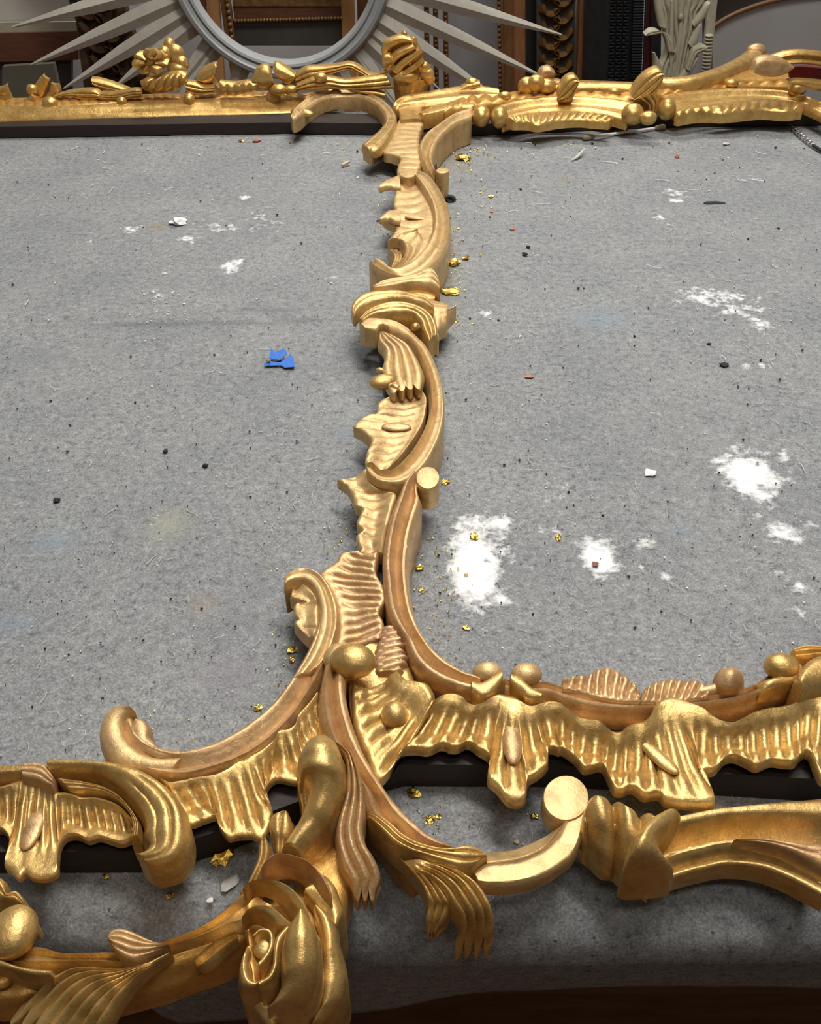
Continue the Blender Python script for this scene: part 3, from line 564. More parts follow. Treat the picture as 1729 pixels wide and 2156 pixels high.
# right-hand scroll head at the edge of the picture
blob('scroll_roll', rail, G, 'B4', 1480, 250, .045, 110, 92, 82)
loft('scroll_neck', rail, G, 'B4', [(1330, 360), (1440, 325), (1530, 275), (1590, 220)], [(1350, 420), (1450, 400), (1560, 370), (1640, 320)], z=.040, h=.006, base=.02, fade=(.3, .2))
loft('shell_leaf', rail, G, 'B4', [(1560, 360), (1580, 300), (1640, 230), (1720, 195), (1800, 190)], [(1600, 440), (1640, 420), (1700, 405), (1760, 395), (1850, 400)], z=.048, h=.009, base=.015)
loft('shell_leaf', rail, GD, 'B4', [(1540, 160), (1620, 130), (1700, 140), (1790, 150)], [(1560, 230), (1640, 230), (1710, 215), (1800, 230)], z=.043, h=.006, nu=3, ua=.002, base=.006)

# ---- central S scroll running down to the lower branch
SC_ = [(0, 0), (.08, .002), (.25, .003), (.40, 0), (.48, -.0035), (.56, 0), (.75, .0045), (.92, .002), (1, -.002)]
loft('s_scroll', rail, GP, 'B2', [(1340, 175), (1325, 270), (1335, 370), (1362, 470), (1412, 600), (1475, 710), (1545, 820), (1615, 900), (1690, 970), (1770, 1028), (1882, 1085)],
     [(1235, 120), (1222, 220), (1205, 310), (1202, 400), (1220, 500), (1285, 640), (1390, 790), (1425, 915), (1500, 990), (1610, 1085), (1850, 1112)], z=.045, zb=.043, prof=SC_, base=.012)
blob('scroll_roll', rail, G, 'B2', 1368, 165, .048, 112, 92, 78, rot=.15)
blob('roll_cheek', rail, GM, 'B2', 1290, 150, .044, 66, 84, 52, rot=.2)
loft('branch_leaf', rail, G, 'B7', [(150, 470), (250, 540), (340, 620), (430, 672), (560, 706), (680, 705), (750, 686), (830, 708), (872, 762)],
     [(100, 500), (190, 600), (280, 690), (370, 740), (470, 775), (580, 815), (700, 852), (790, 842), (875, 790)], z=[.046, .046, .044, .042, .038], h=.005, nu=3, ua=.0022, base=.026, fade=(.2, 0))
loft('acanthus_leaf', rail, G, 'B7', [(330, 790), (420, 860), (510, 910), (590, 985), (645, 1080), (688, 1150), (700, 1225), (675, 1300)],
     [(520, 790), (620, 815), (720, 858), (806, 912), (870, 985), (915, 1080), (932, 1180), (925, 1275)], z=[.040, .040, .036, .028, .014], zb=[.042, .042, .040, .034, .018], nu=4, ua=.0034, h=.003, lobe=.011, thick=.008, uf=(.05, 0))
loft('acanthus_lobe', rail, G, 'B7', [(300, 770), (390, 865), (452, 950), (486, 1035), (488, 1095), (482, 1160), (510, 1205)],
     [(430, 830), (520, 895), (580, 960), (640, 1050), (645, 1095), (615, 1160), (560, 1208)], z=[.039, .038, .034, .028, .022], nu=3, ua=.0030, h=.002, lobe=.006, thick=.008)
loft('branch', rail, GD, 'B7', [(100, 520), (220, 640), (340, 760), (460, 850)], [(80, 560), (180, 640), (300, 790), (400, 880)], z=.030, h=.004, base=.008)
loft('thin_scroll', rail, GM, 'B7', [(740, 745), (880, 722), (970, 716), (1100, 690), (1250, 622), (1345, 555)], [(760, 800), (880, 792), (970, 782), (1100, 760), (1250, 690), (1375, 540)], z=.028, zb=.036, prof=[(0, 0), (1, 0)], base=.022)
loft('thin_scroll', rail, GM, 'B7', [(800, 850), (880, 792), (970, 782), (1100, 760), (1250, 690), (1340, 600), (1385, 515)], [(830, 912), (900, 926), (1050, 922), (1220, 882), (1360, 802), (1460, 705), (1535, 460)], z=.037, prof=[(0, 0), (.1, .0012), (.2, 0), (.9, 0), (1, -.001)], base=.026)
disk('scroll_end', rail, GM, 'B7', 1395, 370, .038, 151, 151, base=.024, dome=.0012)
# twisted roll and the moulding that leaves it
loft('twisted_roll', rail, G, 'B4', [(205, 1255), (235, 1180), (290, 1132), (360, 1120), (420, 1140), (475, 1192), (530, 1196), (590, 1215), (650, 1250)],
     [(200, 1400), (238, 1452), (300, 1500), (350, 1530), (400, 1555), (450, 1580), (500, 1615), (560, 1655), (640, 1688)], z=.033, zb=.024, prof=[(0, 0), (.08, .011), (.28, .021), (.58, .021), (.84, .012), (1, 0)], nf=2.6, fa=.009, fw=(-.2, 1), sh=-.35, esa=.004, es=.003, base=.018, fade=(.10, 0))
loft('roll_head', rail, G, 'B4', [(680, 1235), (600, 1275), (545, 1345), (515, 1430), (505, 1520), (545, 1610), (640, 1688)],
     [(840, 1240), (780, 1310), (715, 1370), (700, 1425), (745, 1490), (798, 1565), (770, 1670)], z=[.038, .045, .050, .052, .047, .036, .022], zb=[.038, .042, .044, .044, .041, .033, .022], h=.015, base=.018)
loft('grooved_moulding', rail, G, 'B4', [(620, 1300), (680, 1240), (780, 1190), (940, 1150), (1100, 1122), (1300, 1100), (1500, 1082), (1760, 1062)],
     [(770, 1580), (800, 1556), (880, 1530), (980, 1505), (1150, 1472), (1350, 1490), (1530, 1552), (1780, 1680)], z=.040, zb=.030, prof=[(0, -.002), (.1, .002), (.2, .0025), (.36, -.007), (.5, -.010), (.58, -.007), (.7, .003), (.78, .002), (.88, -.004), (1, -.001)], base=.012, m=26)
loft('moulding_leaf', rail, GP, 'B4', [(1180, 1350), (1320, 1345), (1450, 1350), (1600, 1365), (1780, 1360)], [(1200, 1372), (1330, 1385), (1480, 1420), (1620, 1480), (1780, 1560)], z=.038, zb=.036, h=.004, nu=2, ua=.001, base=.02)

# ---- standing acanthus scroll above the rose
loft('acanthus_scroll', rail, G, 'B6', [(775, 194), (708, 238), (670, 305), (664, 365), (682, 425), (712, 470), (735, 560), (712, 660), (675, 760), (625, 850), (560, 950)],
     [(915, 184), (965, 222), (994, 280), (1008, 350), (1012, 430), (1000, 540), (965, 650), (915, 770), (865, 850), (800, 930), (720, 1020)], z=[.058, .064, .062, .052, .044, .040], h=.017, base=.014, fade=(.10, 0))
loft('scroll_edge', rail, G, 'B6', [(690, 430), (668, 460), (680, 540), (695, 620), (690, 720), (640, 830)], [(735, 440), (745, 520), (752, 600), (735, 680), (700, 760), (660, 830)], z=[.052, .046, .040], h=.003, base=.014)
loft('side_leaf', rail, GP, 'B6', [(930, 180), (1000, 260), (1018, 350), (1015, 450), (1000, 560), (955, 690), (932, 800), (940, 920), (968, 1030), (1030, 1140), (1070, 1210)],
     [(970, 178), (1050, 230), (1095, 320), (1132, 430), (1148, 550), (1150, 680), (1142, 800), (1170, 900), (1225, 980), (1258, 1090), (1225, 1200)], z=[.060, .062, .056, .050, .044, .036], nu=3, ua=.0034, h=.004, lobe=.007, thick=.010)
loft('small_leaf', rail, G, 'B6', [(565, 664), (490, 680), (468, 720), (478, 800), (505, 870), (510, 960)], [(600, 672), (628, 710), (632, 790), (612, 850), (590, 890), (580, 970)], z=[.048, .046, .040], h=.005, nu=2, ua=.0015, base=.012)
loft('stem_leaf', rail, G, 'B6', [(400, 845), (388, 900), (378, 990), (340, 1090), (295, 1180), (250, 1230)], [(450, 845), (470, 900), (470, 980), (440, 1060), (400, 1140), (360, 1240)], z=[.046, .042, .036], h=.003, nu=2, ua=.0015, base=.012)
loft('scroll_base', rail, GD, 'B6', [(560, 920), (640, 900), (720, 930), (800, 930), (900, 870)], [(900, 1480), (930, 1480), (970, 1440), (1000, 1370), (1050, 1180)], z=.030, h=.006, base=.008)

# ---- lower left branch
loft('branch', rail, G, 'B5', [(1640, 880), (1600, 945), (1500, 1060), (1380, 1165), (1240, 1245), (1100, 1300), (960, 1342), (840, 1365), (700, 1372), (550, 1378), (400, 1378), (260, 1335), (120, 1330), (-60, 1350)],
     [(1700, 1150), (1600, 1250), (1480, 1265), (1350, 1312), (1200, 1355), (1050, 1400), (900, 1460), (800, 1490), (700, 1490), (600, 1480), (450, 1480), (300, 1500), (150, 1500), (-60, 1460)], z=.036, zb=.034, prof=[(0, -.001), (.12, .002), (.25, .004), (.4, 0), (.6, .002), (.75, .005), (.9, .002), (1, -.001)], base=.010)
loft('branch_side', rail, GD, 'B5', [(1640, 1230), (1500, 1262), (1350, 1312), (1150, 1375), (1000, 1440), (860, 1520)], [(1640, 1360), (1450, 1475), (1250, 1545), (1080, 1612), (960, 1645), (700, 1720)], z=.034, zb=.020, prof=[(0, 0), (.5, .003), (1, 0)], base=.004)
loft('small_leaf', rail, G, 'B5', [(1530, 1255), (1420, 1295), (1320, 1362), (1268, 1440), (1280, 1478)], [(1545, 1310), (1470, 1375), (1390, 1445), (1335, 1475), (1290, 1484)], z=.036, zb=.034, prof=[(0, 0), (.25, .005), (.5, 0), (.75, .003), (1, 0)], base=.029)
loft('pink_leaf', rail, GP, 'B5', [(716, 1300), (718, 1262), (745, 1232), (800, 1224), (880, 1248), (960, 1292), (1030, 1325), (1100, 1352)], [(722, 1325), (745, 1365), (775, 1405), (815, 1435), (870, 1456), (950, 1432), (1030, 1395), (1105, 1362)], z=.043, h=.005, nu=4, ua=.0014, base=.02)
loft('fluted_leaf', rail, G, 'B5', [(1100, 1385), (960, 1450), (860, 1482), (730, 1490), (590, 1476), (460, 1480), (345, 1530), (230, 1620), (130, 1712)],
     [(1110, 1400), (1000, 1470), (910, 1535), (855, 1595), (800, 1665), (755, 1740), (715, 1820), (685, 1900), (640, 2010)], z=[.040, .042, .042, .036, .028], nu=7, ua=.0042, lobe=.010, h=.003, thick=.006, uf=(.12, 0))
blob('scroll_roll', rail, G, 'B5', 85, 1245, .045, 160, 178, 120)
loft('leaf_curl', rail, G, 'B5', [(-60, 880), (20, 898), (42, 950), (60, 1012), (118, 990), (160, 1035), (175, 1075)], [(-60, 1080), (-20, 1070), (20, 1062), (60, 1062), (100, 1072), (135, 1085), (165, 1100)], z=.040, h=.005, nu=2, ua=.002, base=.008)
loft('wavy_ribbon', rail, G, 'B5', [(-80, 1400), (0, 1425), (80, 1460), (160, 1482), (240, 1492), (345, 1505)], [(-80, 1480), (0, 1490), (80, 1508), (160, 1532), (240, 1545), (340, 1548)], z=.042, h=.004, base=.02)
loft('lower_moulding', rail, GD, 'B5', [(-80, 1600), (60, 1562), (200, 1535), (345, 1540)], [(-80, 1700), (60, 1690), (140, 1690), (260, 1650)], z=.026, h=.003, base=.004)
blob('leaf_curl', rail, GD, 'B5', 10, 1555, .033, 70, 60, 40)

# ---- carved rose
def bodyblob():
    o = blob('rose', fr, GD, 'B6', 640, 1620, .024, 290, 440, 200, n=40, m=24)
    return o
rose = bodyblob()
PR = [(0, .010), (.12, .0125), (.35, .007), (.7, .001), (1, 0)]
def petal(A, B, z, zb, prof=None, h=.006, mat=G, base=.0, nu=0, ua=0): return loft('petal', rose, mat, 'B6', A, B, z=z, zb=zb, prof=prof, h=h, base=base, nu=nu, ua=ua, er=.001)
petal([(740, 1200), (850, 1100), (930, 1170), (962, 1260), (1000, 1370), (962, 1480)], [(720, 1260), (770, 1320), (800, 1370), (830, 1400), (870, 1440), (920, 1480)], .040, .040, h=.006)
petal([(395, 1140), (410, 1050), (450, 985), (520, 942), (640, 955), (750, 1000), (850, 1100), (900, 1200), (908, 1262)], [(400, 1150), (430, 1110), (500, 1085), (580, 1070), (660, 1085), (720, 1130), (760, 1200), (820, 1270), (890, 1292)], .054, .044, [(0, 0), (.15, .003), (.45, .001), (.8, -.002), (1, -.003)], mat=GP, base=.037)
petal([(815, 1352), (900, 1400), (950, 1480), (966, 1600), (1000, 1720), (1020, 1860), (1000, 1980), (940, 2080), (870, 2170)], [(790, 1370), (825, 1480), (845, 1600), (848, 1720), (840, 1830), (845, 1950), (830, 2060), (790, 2120), (760, 2190)], [.046, .044, .036, .028], [.046, .044, .040, .032], h=.008)
petal([(300, 1190), (292, 1260), (300, 1330), (285, 1400), (300, 1500), (320, 1640)], [(620, 1330), (640, 1400), (620, 1460), (600, 1500), (560, 1540), (520, 1600)], .042, .044, [(0, 0), (.5, -.006), (1, 0)], mat=GD)
PRIM = [(0, -.005), (.3, .003), (.6, .003), (1, -.005)]
petal([(282, 1195), (335, 1142), (440, 1124), (560, 1130), (650, 1180), (715, 1270), (750, 1380), (772, 1472)], [(290, 1215), (370, 1178), (470, 1195), (550, 1262), (610, 1335), (670, 1400), (730, 1450), (768, 1478)], .062, .056, PRIM, base=.046)
petal([(272, 1400), (325, 1332), (420, 1298), (500, 1310), (580, 1368), (635, 1430), (655, 1478)], [(285, 1430), (345, 1385), (415, 1400), (465, 1445), (505, 1500), (560, 1510), (625, 1490)], .058, .053, PRIM, base=.044)
petal([(310, 1660), (266, 1750), (250, 1850), (268, 1930), (330, 1960), (420, 1932), (480, 1895)], [(335, 1670), (330, 1750), (345, 1830), (375, 1880), (420, 1890), (455, 1870), (485, 1850)], .050, .050, h=.009, base=.01)
petal([(300, 1955), (335, 2045), (392, 2115), (440, 2190)], [(430, 1945), (475, 2010), (505, 2070), (540, 2190)], .036, .038, h=.005)
petal([(300, 1600), (310, 1680), (335, 1760), (350, 1850), (390, 1880)], [(530, 1560), (520, 1640), (500, 1720), (480, 1800), (450, 1850)], .050, .050, [(0, 0), (.5, -.004), (1, 0)], mat=GD)
blob('rose_heart', rose, G, 'B6', 432, 1600, .050, 74, 92, 44, rot=.4)
petal([(350, 1530), (400, 1490), (470, 1490), (500, 1550), (490, 1640), (440, 1720), (400, 1760)], [(365, 1560), (405, 1525), (450, 1530), (465, 1570), (450, 1630), (415, 1690), (390, 1720)], .056, .055, h=.003, base=.03)
petal([(625, 1482), (562, 1560), (535, 1640), (525, 1760), (485, 1850), (405, 1902)], [(565, 1495), (512, 1560), (495, 1650), (488, 1760), (450, 1830), (385, 1868)], .060, .058, h=.004, base=.02)
petal([(745, 1440), (812, 1525), (825, 1640), (832, 1750), (820, 1850), (780, 1980), (690, 2080), (570, 2135), (480, 2160)], [(665, 1462), (590, 1540), (560, 1640), (550, 1750), (556, 1850), (550, 1930), (530, 1990), (502, 2060), (475, 2120)], [.062, .064, .060, .048, .036], [.062, .062, .058, .046, .036], h=.016, base=.006)

# ---- top rail
FM = M['far']
top = loft('top_rail', fr, M['darkwood'], 'P', [(-80, 262), (300, 256), (600, 246), (860, 240)], [(-80, 256), (300, 249), (600, 240), (860, 232)], z=.030, base=0, jit=0, n=40)
bpy.data.objects.remove(top)
P0 = [onz(x, y, 0.) for x, y in [(-90, 292), (600, 281), (980, 286), (1400, 268), (1830, 262)]]
Vt, Ft = [], []
for p in P0: Vt += [(p[0], p[1], 0.), (p[0], p[1], .018), (p[0], p[1] + .05, .018), (p[0], p[1] + .05, 0.)]
for i in range(len(P0) - 1):
    for j in range(4): Ft.append((4 * i + j, 4 * i + (j + 1) % 4, 4 * i + 4 + (j + 1) % 4, 4 * i + 4 + j))
Ft += [(0, 1, 2, 3), (4 * len(P0) - 4, 4 * len(P0) - 3, 4 * len(P0) - 2, 4 * len(P0) - 1)]
top = mesh('top_rail', Vt, Ft, M['darkwood'], fr, sharp=30)
top['label'] = 'dark wooden rebate under the gilt carving'
YR = float(P0[1][1])
loft('ruffle_band', top, M['deep'], 'T1', [(-80, 600), (200, 590), (500, 585), (870, 572), (1300, 565), (1800, 545)], [(-80, 648), (200, 645), (500, 635), (870, 608), (1300, 596), (1800, 575)], z=.033, h=.002, nf=34, fa=.002, base=.014)
loft('moulding', top, FM, 'T1', [(-90, 655), (0, 652), (300, 650), (600, 640), (900, 618), (1200, 602), (1500, 592), (1729, 580), (1900, 555), (2050, 520)], [(-90, 738), (0, 732), (300, 722), (600, 712), (900, 704), (1200, 694), (1500, 688), (1729, 680), (1900, 668), (2050, 650)], z=.032, zb=.020, prof=[(0, 0), (.25, .006), (.45, .0065), (.75, .003), (1, 0)], base=.014)
for x, y, r, r2 in [(305, 630, 48, 42), (740, 618, 32, 30), (1150, 605, 36, 40), (1660, 590, 44, 42), (2040, 580, 40, 42)]:
    blob('bead', top, M['far'], 'T1', x, y, .036, r, r2, r2)
def fl(name, A, B, dY=.03, h=.006, nu=0, ua=0, nf=0, fa=0, c='T1', mat=FM, th=.008, lobe=0, prof=None, fade=(0, 0)):
    return loft(name, top, mat, c, A, B, Y=YR + dY + .045, h=h, nu=nu, ua=ua, nf=nf, fa=fa, thick=th, lobe=lobe, er=.001, jit=0, prof=prof, fade=fade)
# small leaves and flower bud at the left
blob('bud', top, FM, 'T1', 195, 545, 0, 34, 34, 30, Y=YR + .075)
fl('bud_petal', [(150, 610), (190, 560), (225, 490), (262, 450)], [(235, 620), (270, 570), (290, 520), (300, 480)], .035)
fl('bud_petal', [(240, 620), (290, 560), (310, 500)], [(330, 610), (365, 560), (350, 510)], .04)
fl('bud_petal', [(120, 640), (170, 600), (190, 570)], [(220, 650), (240, 620), (230, 590)], .02)
fl('leaf', [(-60, 520), (0, 530), (40, 510)], [(-60, 620), (20, 620), (90, 620)], .03, nu=2, ua=.002)
fl('leaf', [(325, 580), (420, 552), (520, 540), (580, 545), (625, 580)], [(325, 600), (420, 585), (500, 610), (580, 605), (625, 582)], .025, nu=3, ua=.002)
fl('leaf', [(556, 470), (600, 478), (680, 500), (760, 530), (805, 550)], [(575, 520), (620, 545), (700, 560), (760, 560), (805, 555)], .05, h=.008, nu=2, ua=.002)
fl('leaf', [(610, 560), (700, 560), (800, 540), (860, 540)], [(600, 605), (700, 615), (800, 600), (865, 590)], .02, nu=4, ua=.002)
# large open flower
for k in range(7):
    a = 2 * math.pi * k / 7 + .2; a2 = a + .62; ca, sa_, cb, sb = math.cos(a - .5), math.sin(a - .5), math.cos(a + .5), math.sin(a + .5)
    cx_, cy_ = 915, 370
    fl('flower_petal', [(cx_ + 38 * ca, cy_ + 30 * sa_), (cx_ + 90 * ca, cy_ + 62 * sa_), (cx_ + 112 * math.cos(a - .25), cy_ + 80 * math.sin(a - .25))], [(cx_ + 38 * cb, cy_ + 30 * sb), (cx_ + 90 * cb, cy_ + 62 * sb), (cx_ + 112 * math.cos(a + .25), cy_ + 80 * math.sin(a + .25))], .028 - .004 * (k % 2), h=.006, prof=[(0, .004), (.5, .010), (1, .004)])
blob('flower_eye', top, M['deep'], 'T1', 905, 372, 0, 42, 34, 26, Y=YR + .075)
for x, y, rx, ry, d in [(1060, 330, 62, 60, .05), (1030, 275, 36, 44, .06), (1100, 385, 46, 48, .045), (1000, 330, 40, 50, .045), (1075, 420, 60, 40, .04)]: blob('bud', top, FM, 'T1', x, y, 0, rx, ry, 40, Y=YR + d + .045)
fl('petal_skirt', [(900, 460), (955, 450), (1030, 430), (1090, 425), (1135, 440)], [(850, 492), (880, 545), (965, 565), (1075, 545), (1140, 490)], .03, h=.014, nf=6, fa=.006)
fl('trumpet', [(1195, 450), (1215, 420), (1260, 395), (1305, 380), (1318, 390)], [(1210, 490), (1250, 505), (1290, 490), (1310, 450), (1320, 410)], .045, h=.012)
fl('trumpet_stem', [(1240, 490), (1290, 500), (1330, 540)], [(1300, 470), (1315, 505), (1345, 535)], .05, h=.006)
fl('leaf', [(1130, 490), (1190, 500), (1240, 520), (1300, 520)], [(1130, 560), (1180, 580), (1240, 570), (1310, 560)], .03, nu=3, ua=.003)
fl('leaf', [(1335, 490), (1420, 500), (1500, 490), (1560, 500)], [(1335, 575), (1420, 578), (1500, 565), (1560, 550)], .025, nf=5, fa=.004)
# flowers and ribbon towards the joint
fl('trumpet', [(90, 470), (110, 420), (150, 392), (190, 400), (205, 440)], [(100, 490), (130, 530), (180, 540), (215, 530), (240, 520)], .035, h=.014, c='T2')
fl('bud_petal', [(215, 400), (235, 375), (290, 400), (350, 440)], [(250, 470), (290, 505), (330, 500), (352, 470)], .045, h=.014, c='T2')
blob('bud', top, FM, 'T2', 250, 545, 0, 52, 34, 40, Y=YR + .065)
blob('bud', top, FM, 'T2', 320, 545, 0, 46, 30, 30, Y=YR + .075)
fl('ribbon', [(355, 440), (420, 405), (500, 400), (600, 390), (680, 378), (740, 400), (800, 440), (860, 455)], [(355, 520), (430, 500), (520, 470), (600, 440), (680, 420), (730, 450), (800, 475), (870, 470)], .05, h=.008, c='T2', nu=3, ua=.003)
fl('ribbon', [(360, 510), (460, 470), (560, 465), (650, 480), (760, 470), (900, 450)], [(360, 555), (460, 545), (560, 540), (650, 545), (800, 545), (950, 540)], .03, h=.008, c='T2', nu=3, ua=.003)
blob('bud', top, FM, 'T2', 505, 470, 0, 40, 28, 30, Y=YR + .065)
fl('leaf', [(640, 520), (760, 540), (830, 545), (895, 560)], [(700, 560), (780, 570), (850, 585), (895, 600)], .03, c='T2')
loft('scroll_leaf', top, FM, 'T2', [(400, 600), (500, 545), (580, 492), (630, 470)], [(420, 606), (510, 570), (590, 550), (665, 546)], z=.041, h=.004, base=.03)
# flower bust above the joint
loft('pot', top, FM, 'T2', [(945, 470), (950, 530), (955, 580), (960, 625)], [(1190, 470), (1160, 530), (1140, 580), (1125, 625)], Y=YR + .09, prof=[(0, 0), (.2, .014), (.5, .022), (.8, .014), (1, 0)], thick=.012, jit=0)
blob('pot_curl', top, FM, 'T2', 1025, 470, 0, 80, 48, 50, Y=YR + .08)
for x, y, rx, ry in [(1130, 410, 42, 36), (1150, 450, 46, 40), (1165, 480, 36, 34), (1110, 400, 24, 24)]: blob('pot_bead', top, FM, 'T2', x, y, 0, rx, ry, 30, Y=YR + .08)
blob('bust', top, FM, 'T2', 1000, 325, 0, 118, 104, 70, Y=YR + .115)
blob('bust_neck', top, M['deep'], 'T2', 1010, 430, 0, 92, 60, 60, Y=YR + .10)
for A_, B_, d_ in [([(873, 300), (890, 250), (940, 224), (1000, 210), (1050, 224)], [(880, 362), (905, 322), (945, 288), (1000, 262), (1062, 262)], .045),
                   ([(878, 345), (892, 325), (925, 322), (945, 350)], [(884, 402), (905, 405), (935, 395), (944, 375)], .035),
                   ([(895, 412), (912, 358), (952, 315), (1005, 285), (1064, 265)], [(932, 425), (952, 388), (988, 352), (1032, 325), (1088, 298)], .038),
                   ([(940, 432), (966, 392), (1012, 352), (1060, 322), (1102, 288)], [(982, 442), (1012, 412), (1052, 382), (1096, 350), (1128, 318)], .034),
                   ([(990, 442), (1032, 412), (1076, 382), (1124, 345)], [(1034, 452), (1072, 432), (1104, 408), (1136, 372)], .030)]: fl('bust_petal', A_, B_, d_, h=.008, c='T2')
fl('bust_petal', [(870, 430), (910, 410), (950, 380)], [(865, 450), (920, 440), (970, 420)], .04, h=.006, c='T2')
fl('bust_tip', [(985, 220), (1005, 188), (1020, 190)], [(1000, 240), (1030, 220), (1025, 195)], .05, h=.006, c='T2')
fl('bust_tip', [(1040, 250), (1060, 220), (1072, 222)], [(1060, 270), (1090, 265), (1085, 235)], .05, h=.006, c='T2')
# right half
loft('upper_scroll', top, FM, 'T2', [(945, 630), (1000, 590), (1100, 566), (1250, 540), (1380, 520), (1480, 525), (1580, 545)], [(965, 660), (1040, 650), (1130, 640), (1250, 628), (1400, 612), (1500, 605), (1600, 600)], z=.044, zb=.040, prof=[(0, 0), (.2, .005), (.5, .001), (.8, .005), (1, 0)], base=.024, fade=(.12, 0))
blob('bud', top, FM, 'T2', 1425, 508, 0, 42, 34, 34, Y=YR + .075)
fl('leaf', [(1350, 530), (1400, 505), (1470, 490)], [(1360, 545), (1420, 540), (1475, 530)], .025, c='T2')
loft('ridge_leaf', top, FM, 'T2', [(1100, 690), (1200, 640), (1330, 622), (1440, 625)], [(1130, 705), (1230, 680), (1340, 655), (1430, 650)], z=.041, h=.003, base=.02)
for x, y, rx, ry in [(1478, 705, 56, 76), (1590, 712, 54, 70)]: blob('bead', top, FM, 'T2', x, y, .034, rx, ry, 62)
loft('moulding', top, FM, 'T3', [(120, 525), (200, 500), (300, 486), (400, 480), (500, 480), (600, 485), (700, 492), (800, 505)], [(140, 610), (230, 582), (330, 562), (440, 556), (540, 556), (620, 565), (690, 580), (760, 600)], z=.040, zb=.030, prof=[(0, 0), (.2, .004), (.5, -.002), (.8, .002), (1, 0)], base=.014)
loft('fluted_fringe', top, FM, 'T3', [(160, 590), (230, 575), (320, 560), (430, 555), (540, 558), (630, 570), (690, 580)], [(195, 612), (260, 612), (320, 622), (420, 605), (520, 598), (600, 605), (672, 610)], z=.036, zb=.032, h=.003, nf=14, fa=.004, sh=.6, base=.02)
loft('ruffle_band', top, M['deep'], 'T3', [(-150, 520), (0, 470), (150, 465), (300, 450), (500, 440), (800, 455), (1000, 440), (1200, 415), (1400, 390), (1560, 400)], [(-150, 560), (0, 530), (150, 510), (300, 490), (500, 482), (800, 500), (1000, 470), (1200, 445), (1400, 430), (1580, 430)], z=.040, h=.004, nf=26, fa=.005, base=.015)
loft('upper_scroll', top, FM, 'T3', [(380, 415), (500, 408), (650, 414), (800, 418)], [(400, 442), (500, 438), (650, 440), (800, 445)], z=.050, h=.006, base=.02)
fl('wrap_leaf', [(408, 470), (425, 420), (450, 385), (490, 368), (515, 388)], [(420, 500), (460, 510), (490, 490), (505, 450), (518, 410)], .0, h=.012, c='T3', nu=4, ua=.003)
blob('wrap_end', top, M['deep'], 'T3', 448, 500, 0, 42, 28, 30, Y=YR + .055)
blob('shell_lump', top, FM, 'T3', 260, 430, 0, 46, 44, 40, Y=YR + .075)
blob('shell_lump', top, FM, 'T3', 305, 415, 0, 46, 40, 40, Y=YR + .07)
blob('shell_lump', top, FM, 'T3', 355, 430, 0, 50, 36, 40, Y=YR + .075)
fl('curl', [(310, 375), (330, 340), (370, 330), (398, 355)], [(340, 400), (370, 395), (390, 385), (400, 365)], .05, h=.010, c='T3', mat=GP)
fl('curl', [(360, 380), (400, 395), (440, 405)], [(350, 420), (400, 430), (440, 430)], .045, h=.008, c='T3', mat=GP)
# centre knot
fl('knot_leaf', [(775, 465), (800, 415), (850, 362), (905, 335), (932, 350)], [(800, 500), (850, 500), (900, 470), (930, 420), (936, 375)], -.012, h=.014, c='T3', nu=4, ua=.003)
fl('knot_leaf', [(800, 490), (850, 520), (855, 560), (830, 590)], [(905, 450), (920, 500), (910, 560), (880, 600)], -.02, h=.010, c='T3', nu=3, ua=.004)
for x, y, rx, ry in [(788, 570, 56, 58), (958, 545, 46, 56)]: blob('bead', top, FM, 'T3', x, y, .036, rx, ry, 52)
blob('curl', top, FM, 'T3', 865, 590, .034, 44, 34, 34)
loft('moulding', top, FM, 'T3', [(930, 475), (1000, 462), (1100, 450), (1200, 444), (1300, 441), (1400, 443), (1500, 452), (1600, 470), (1760, 520)], [(1000, 572), (1080, 555), (1160, 542), (1240, 530), (1320, 522), (1420, 515), (1520, 512), (1620, 530), (1780, 600)], z=.040, zb=.030, prof=[(0, 0), (.2, .005), (.5, -.001), (.8, .003), (1, 0)], base=.02)
loft('fluted_fringe', top, FM, 'T3', [(1005, 562), (1080, 548), (1160, 532), (1240, 522), (1330, 512), (1450, 500), (1560, 505), (1640, 515)], [(1020, 580), (1100, 566), (1180, 562), (1240, 566), (1310, 560), (1440, 548), (1560, 555), (1640, 545)], z=.038, zb=.034, h=.003, nf=13, fa=.004, base=.018)
loft('raised_scroll', top, FM, 'T3', [(920, 402), (1000, 398), (1090, 385), (1200, 348), (1300, 300), (1365, 250)], [(935, 425), (1020, 424), (1110, 414), (1230, 384), (1340, 335), (1440, 285)], z=[.050, .054, .060], h=.008, base=.02)
blob('scroll_roll', top, GP, 'T3', 1405, 254, .064, 50, 36, 34)
loft('raised_back', top, M['deep'], 'T3', [(1200, 385), (1340, 335), (1450, 300), (1560, 290)], [(1260, 420), (1340, 405), (1450, 400), (1580, 395)], z=.046, h=.004, base=.02)
fl('oval_leaf', [(1378, 345), (1400, 300), (1450, 280), (1530, 290), (1585, 325)], [(1385, 360), (1430, 378), (1490, 385), (1550, 370), (1586, 340)], -.005, h=.010, c='T3', mat=GP)
fl('arch_moulding', [(1470, 285), (1560, 256), (1650, 252), (1790, 268)], [(1500, 330), (1590, 322), (1660, 322), (1790, 340)], .02, h=.010, c='T3', prof=[(0, 0), (.2, .008), (.5, .002), (.8, .008), (1, 0)])
rp = fl('red_recess', [(1560, 335), (1640, 332), (1790, 345)], [(1575, 392), (1650, 395), (1790, 410)], .03, h=.001, c='T3', mat=M['red']); rp['label'] = 'bare red clay ground of the gilding'
blob('bead', top, FM, 'T3', 1612, 445, .048, 46, 36, 36)
fl('leaf', [(1560, 400), (1620, 395), (1700, 400), (1790, 410)], [(1575, 420), (1640, 430), (1700, 450), (1790, 460)], .0, c='T3')
